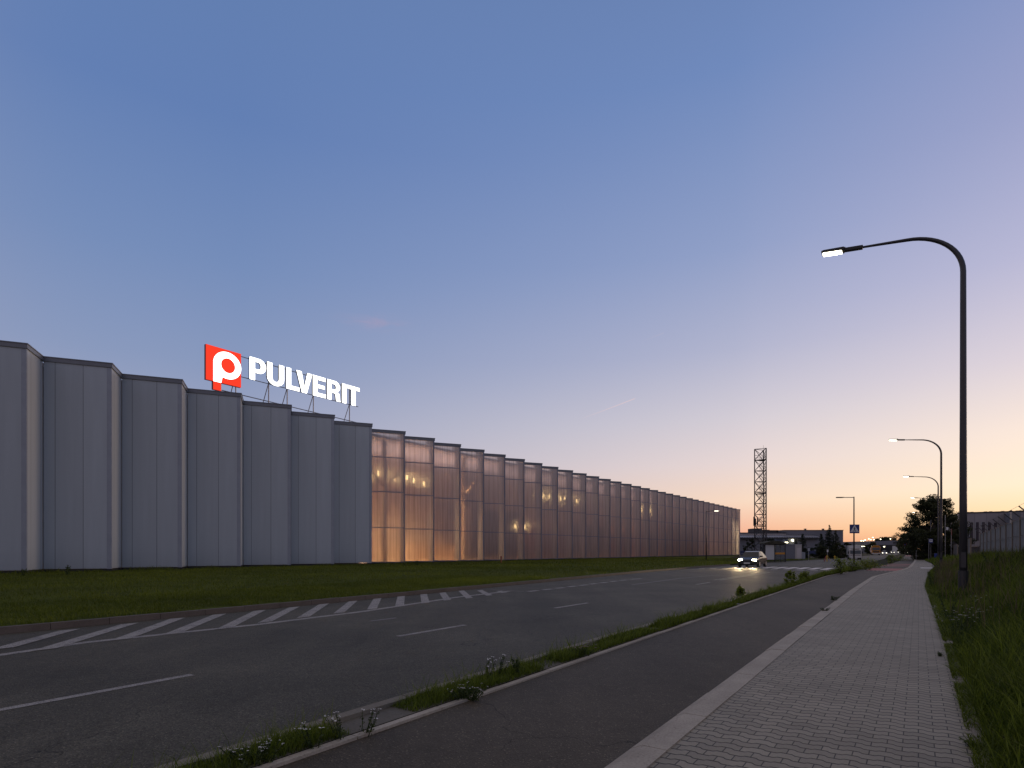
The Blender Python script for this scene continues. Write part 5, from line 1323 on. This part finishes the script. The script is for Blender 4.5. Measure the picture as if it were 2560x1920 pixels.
# ------------------------------------------------------------------ vehicles (front faces -y in local space)
M_glass = plain('dark vehicle glass', (0.02, 0.025, 0.03), 0.08, var=0.05, spec=0.6)
M_tyre = plain('tyre rubber', (0.02, 0.02, 0.02), 0.85)
M_rim = plain('wheel rim', (0.35, 0.35, 0.36), 0.4, 0.5)
M_head = emit('lit headlight', (1.0, 0.90, 0.62), 40.0)
M_headfar = emit('dipped headlight', (1.0, 0.93, 0.75), 6.0)
M_headoff = plain('headlight glass', (0.45, 0.46, 0.48), 0.15)
M_ind = emit('amber side light', (1.0, 0.42, 0.05), 6.0)
def wheel(par, x, y, r_, wd):
    w_ = MB().tube([(x - wd / 2, y, r_), (x + wd / 2, y, r_)], r_, 18).build('wheel', M_tyre, par, bevel=0.02)
    sgn = 1 if x > 0 else -1
    MB().tube([(x + sgn * (wd / 2 + .001), y, r_), (x + sgn * (wd / 2 + .012), y, r_)], r_ * .62, 14).build('rim', M_rim, w_)
def make_car(label, group, paintm, lit=True):
    t = thing('car', (0, 0, 0), 0, label, 'car', group); hm = M_head if group is None else M_headfar
    L, W, Hc = 4.3, 1.75, 1.48
    # body lofted from cross-sections along y (front at -L/2)
    secs = [(-2.15, .62, .32, .60), (-2.05, .80, .25, .72), (-1.7, .86, .20, .82), (-1.05, .875, .20, .93), (-.2, .875, .20, .96), (.9, .875, .20, .97), (1.7, .86, .22, .98), (2.05, .80, .28, .92), (2.15, .66, .40, .80)]
    vs, fs = [], []
    for y, hw_, zb_, zt_2 in secs:
        ring = [(-hw_ * .9, zb_), (-hw_, zb_ + .12), (-hw_, zt_2 - .14), (-hw_ * .93, zt_2), (hw_ * .93, zt_2), (hw_, zt_2 - .14), (hw_, zb_ + .12), (hw_ * .9, zb_)]
        vs += [(x, y, z) for x, z in ring]
    for i in range(len(secs) - 1):
        for k in range(8): fs.append((i * 8 + k, i * 8 + (k + 1) % 8, (i + 1) * 8 + (k + 1) % 8, (i + 1) * 8 + k))
    fs += [tuple(range(8)), tuple(len(vs) - 8 + k for k in reversed(range(8)))]
    MB().add(vs, fs).build('body', paintm, t, bevel=.03, smooth=False)
    cab = [(-1.0, .93, .80), (-.35, Hc - .06, .60), (.1, Hc, .60), (.9, Hc - .03, .60), (1.75, .98, .74)]
    vs, fs = [], []
    cabv = []
    pr2 = [(-1.05, .90, .78), (-.30, Hc - .08, .62), (.2, Hc - .02, .62), (1.0, Hc - .06, .62), (1.85, .95, .74)]
    for y, z, hw_ in pr2: cabv += [(-hw_, y, z), (hw_, y, z)]
    low = [(-.84, y, .90) for y, _, _ in pr2] + [(.84, y, .90) for y, _, _ in pr2]
    mbk = MB(); b0 = len(cabv); n = 5
    allv = cabv + low; f_ = [(2 * i, 2 * i + 1, 2 * i + 3, 2 * i + 2) for i in range(4)]
    f_ += [(2 * i, 2 * i + 2, b0 + i + 1, b0 + i) for i in range(4)] + [(2 * i + 1, b0 + n + i, b0 + n + i + 1, 2 * i + 3) for i in range(4)]
    mbk.add(allv, f_); mbk.build('glasshouse', M_glass, t)
    MB().add([(-.60, -.26, Hc - .075), (.60, -.26, Hc - .075), (.60, .2, Hc - .0), (-.60, .2, Hc - .0), (.60, 1.0, Hc - .04), (-.60, 1.0, Hc - .04), (-.60, -.26, Hc - .10), (.60, -.26, Hc - .10), (.60, 1.0, Hc - .07), (-.60, 1.0, Hc - .07)],
             [(0, 1, 2, 3), (3, 2, 4, 5), (6, 7, 1, 0), (5, 4, 8, 9)]).build('roof', paintm, t)
    for sx in (-1, 1):
        MB().box((sx * .60 - .19, -2.13, .60), (sx * .60 + .19, -2.03, .74)).build('headlight', hm if lit else M_headoff, t, bevel=.03)
        MB().box((sx * .86 - .05, -.85, .92), (sx * .86 + .12 * sx + .05, -.70, 1.06)).build('mirror', paintm, t)
        MB().box((sx * .70 - .12, 2.10, .68), (sx * .70 + .12, 2.165, .84)).build('tail_light', plain('tail light', (.3, .01, .01), .3), t)
        for yy in (-1.32, 1.32): wheel(t, sx * .80, yy, .315, .20)
    MB().box((-.42, -2.17, .40), (.42, -2.12, .56)).build('grille', M_black, t)
    MB().box((-.26, -2.19, .34), (.26, -2.165, .45)).build('number_plate', M_white, t)
    return t
M_cardark = plain('dark car paint', (0.03, 0.032, 0.038), 0.25, 0.3, 0.04)
M_carwhite = plain('white car paint', (0.55, 0.55, 0.55), 0.3, 0.0, 0.04)
# headlights in the lane beside the lawn
carp = G(1867, HY + 0.0 + F * (H - 0.0) / 52.0, 0.0)
car_rz = -STREET
car0 = make_car('dark car with lit headlights driving along the lawn kerb towards the hatched road', None, M_cardark, True)
car0.location = carp + Vector((DS, DC, 0)) * 2.2; car0.rotation_euler = (0, 0, car_rz)
for sx in (-1, 1):
    l = bpy.data.lights.new('headlight_beam', 'SPOT'); l.energy = 1500; l.spot_size = R(46); l.spot_blend = 0.9; l.color = (1.0, .72, .38); l.shadow_soft_size = .08
    o = bpy.data.objects.new('headlight_beam', l); COL.objects.link(o); o.parent = car0; o.location = (sx * .6, -2.22, .67); o.rotation_euler = (R(84), 0, R(180))
GCARS = 'distant cars on the road'
car1 = make_car('white distant car with one bright headlight before the white shed', GCARS, M_carwhite, True)
car1.location = (xx_(2231, 330), 330, 0); car1.rotation_euler = (0, 0, car_rz * .8)
dup(car1, (xx_(2247.5, 345), 345, 0), car_rz * .8, 'pale distant car to the right of the one with the bright headlight')
dup(car1, (xx_(2211, 225), 225, 0), car_rz * .9, 'white vehicle parked close behind the yellow lorry')
def make_lorry(label, loc, rz, W, Hc, Lc, Lb, cabm, boxm, hb, cat, name, boxfrac=1.0):
    t = thing(name, loc, rz, label, cat)
    y0 = -Lc
    MB().prism([(-Lc + .12, .45), (-Lc, .8), (-Lc + .05, Hc * .52), (-Lc + .28, Hc * .95), (-Lc + .5, Hc), (0, Hc), (0, .45)], -W / 2, W / 2, Matrix(((0, 1, 0, 0), (1, 0, 0, 0), (0, 0, 1, 0), (0, 0, 0, 1)))).build('cab', cabm, t, bevel=.05)
    MB().prism([(-Lc + .035, Hc * .55), (-Lc + .245, Hc * .90), (-Lc + .235, Hc * .90), (-Lc + .02, Hc * .55)], -W * .44, W * .44, Matrix(((0, 1, 0, 0), (1, 0, 0, -.02), (0, 0, 1, 0), (0, 0, 0, 1)))).build('windscreen', M_glass, t)
    MB().box((-W * .38, -Lc - .03, .95), (W * .38, -Lc + .04, Hc * .46)).build('grille', M_black, t)
    MB().box((-W / 2, -Lc - .05, .38), (W / 2, -Lc + .3, .72)).build('bumper', boxm if cabm is not boxm else M_trim, t, bevel=.04)
    for sx in (-1, 1):
        MB().box((sx * W * .36 - .17, -Lc - .06, .74), (sx * W * .36 + .17, -Lc + .0, .92)).build('headlight', M_headoff, t)
        MB().box((sx * (W / 2 + .15) - .09, -Lc + .25, Hc * .55), (sx * (W / 2 + .15) + .09, -Lc + .33, Hc * .8)).build('mirror', M_black, t)
        for yy in (-Lc + .9, Lb * .45, Lb * .78): wheel(t, sx * (W / 2 - .16), yy, .45, .28)
    MB().box((-W / 2 - .04, .25, .95), (W / 2 + .04, Lb, hb)).build('cargo_box', boxm, t, bevel=.03)
    MB().box((-W / 2 + .2, -.2, .55), (W / 2 - .2, Lb - .2, .94)).build('chassis', M_black, t)
    MB().box((-W * .35, -Lc + .25, Hc), (W * .35, -.1, Hc + .35)).build('roof_deflector', cabm, t, bevel=.08)
    return t
M_lwhite = plain('white lorry paint', (0.50, 0.48, 0.46), 0.4, 0, 0.06)
M_lyel = plain('yellow lorry paint', (0.50, 0.22, 0.02), 0.4, 0, 0.06)
wl = make_lorry('white box lorry facing the camera just behind the crossing lamp', (xx_(2150, 98), 98 + 1.5, 0), -STREET * .75, 2.3, 2.25, 1.9, 5.5, M_lwhite, M_carwhite, 3.1, 'lorry', 'box_lorry'); wl.scale = (.78, .78, .78)
make_lorry('yellow lorry with white trailer parked further down the road', (xx_(2194, 200), 201, 0), -STREET * .85, 2.5, 3.0, 2.2, 8.0, M_lyel, M_carwhite, 2.6, 'lorry', 'yellow_lorry')

# cyclist far down the path
bp0 = Vector((xx_(2270, 260), 260, 0.04)); rzb = -STREET
bk = thing('bicycle', bp0, rzb, 'bicycle with bright front light ridden along the far cycle path', 'bicycle')
for yy in (-.52, .52):
    w_ = MB().tube([(0, yy + .33 * math.cos(R(a)), .34 + .33 * math.sin(R(a))) for a in range(0, 361, 24)], .018, 5).build('wheel', M_tyre, bk)
MB().tube([(0, .52, .34), (0, .1, .34), (0, .2, .85)], .018, 5).tube([(0, .1, .34), (0, -.35, .82), (0, .18, .78)], .018, 5).tube([(0, -.52, .34), (0, -.34, 1.0)], .018, 5).tube([(-.28, -.28, 1.03), (.28, -.28, 1.03)], .016, 5).build('frame', M_black, bk)
MB().box((-.07, .08, .86), (.07, .34, .92)).build('saddle', M_black, bk)
MB().box((-.09, -.50, .88), (.09, -.40, 1.04)).build('front_light', M_head, bk)
pe = thing('person', bp0, rzb, 'person in dark clothes riding the bicycle on the far path', 'person')
me = bpy.data.meshes.new('body')
jv = [(0, .2, .95), (0, .12, 1.2), (0, .0, 1.45), (0, -.04, 1.56), (0, -.07, 1.68), (0, -.07, 1.78), (-.18, .0, 1.42), (-.24, -.12, 1.2), (-.22, -.28, 1.06), (.18, .0, 1.42), (.24, -.12, 1.2), (.22, -.28, 1.06),
      (-.1, .16, .92), (-.12, -.18, .72), (-.1, .05, .32), (-.1, -.12, .26), (.1, .16, .92), (.12, -.1, .6), (.1, .14, .2), (.1, -.02, .15)]
je = [(0, 1), (1, 2), (2, 3), (3, 4), (4, 5), (2, 6), (6, 7), (7, 8), (2, 9), (9, 10), (10, 11), (0, 12), (12, 13), (13, 14), (14, 15), (0, 16), (16, 17), (17, 18), (18, 19)]
jr = [.15, .15, .17, .06, .10, .09, .07, .05, .04, .07, .05, .04, .10, .075, .05, .045, .10, .075, .05, .045]
me.from_pydata(jv, je, []); me.materials.append(plain('dark clothing', (.03, .03, .04), .8)); po = bpy.data.objects.new('body', me); COL.objects.link(po); po.parent = pe
sk = po.modifiers.new('skin', 'SKIN')
for i, r_ in enumerate(jr): me.skin_vertices[0].data[i].radius = (r_, r_)
me.skin_vertices[0].data[0].use_root = True
po.modifiers.new('subd', 'SUBSURF').render_levels = 1
hd = MB().tube([(0, -.07, 1.70), (0, -.06, 1.80), (0, -.05, 1.86)], [.115, .10, .03], 10).build('hair', M_black, pe, smooth=True)
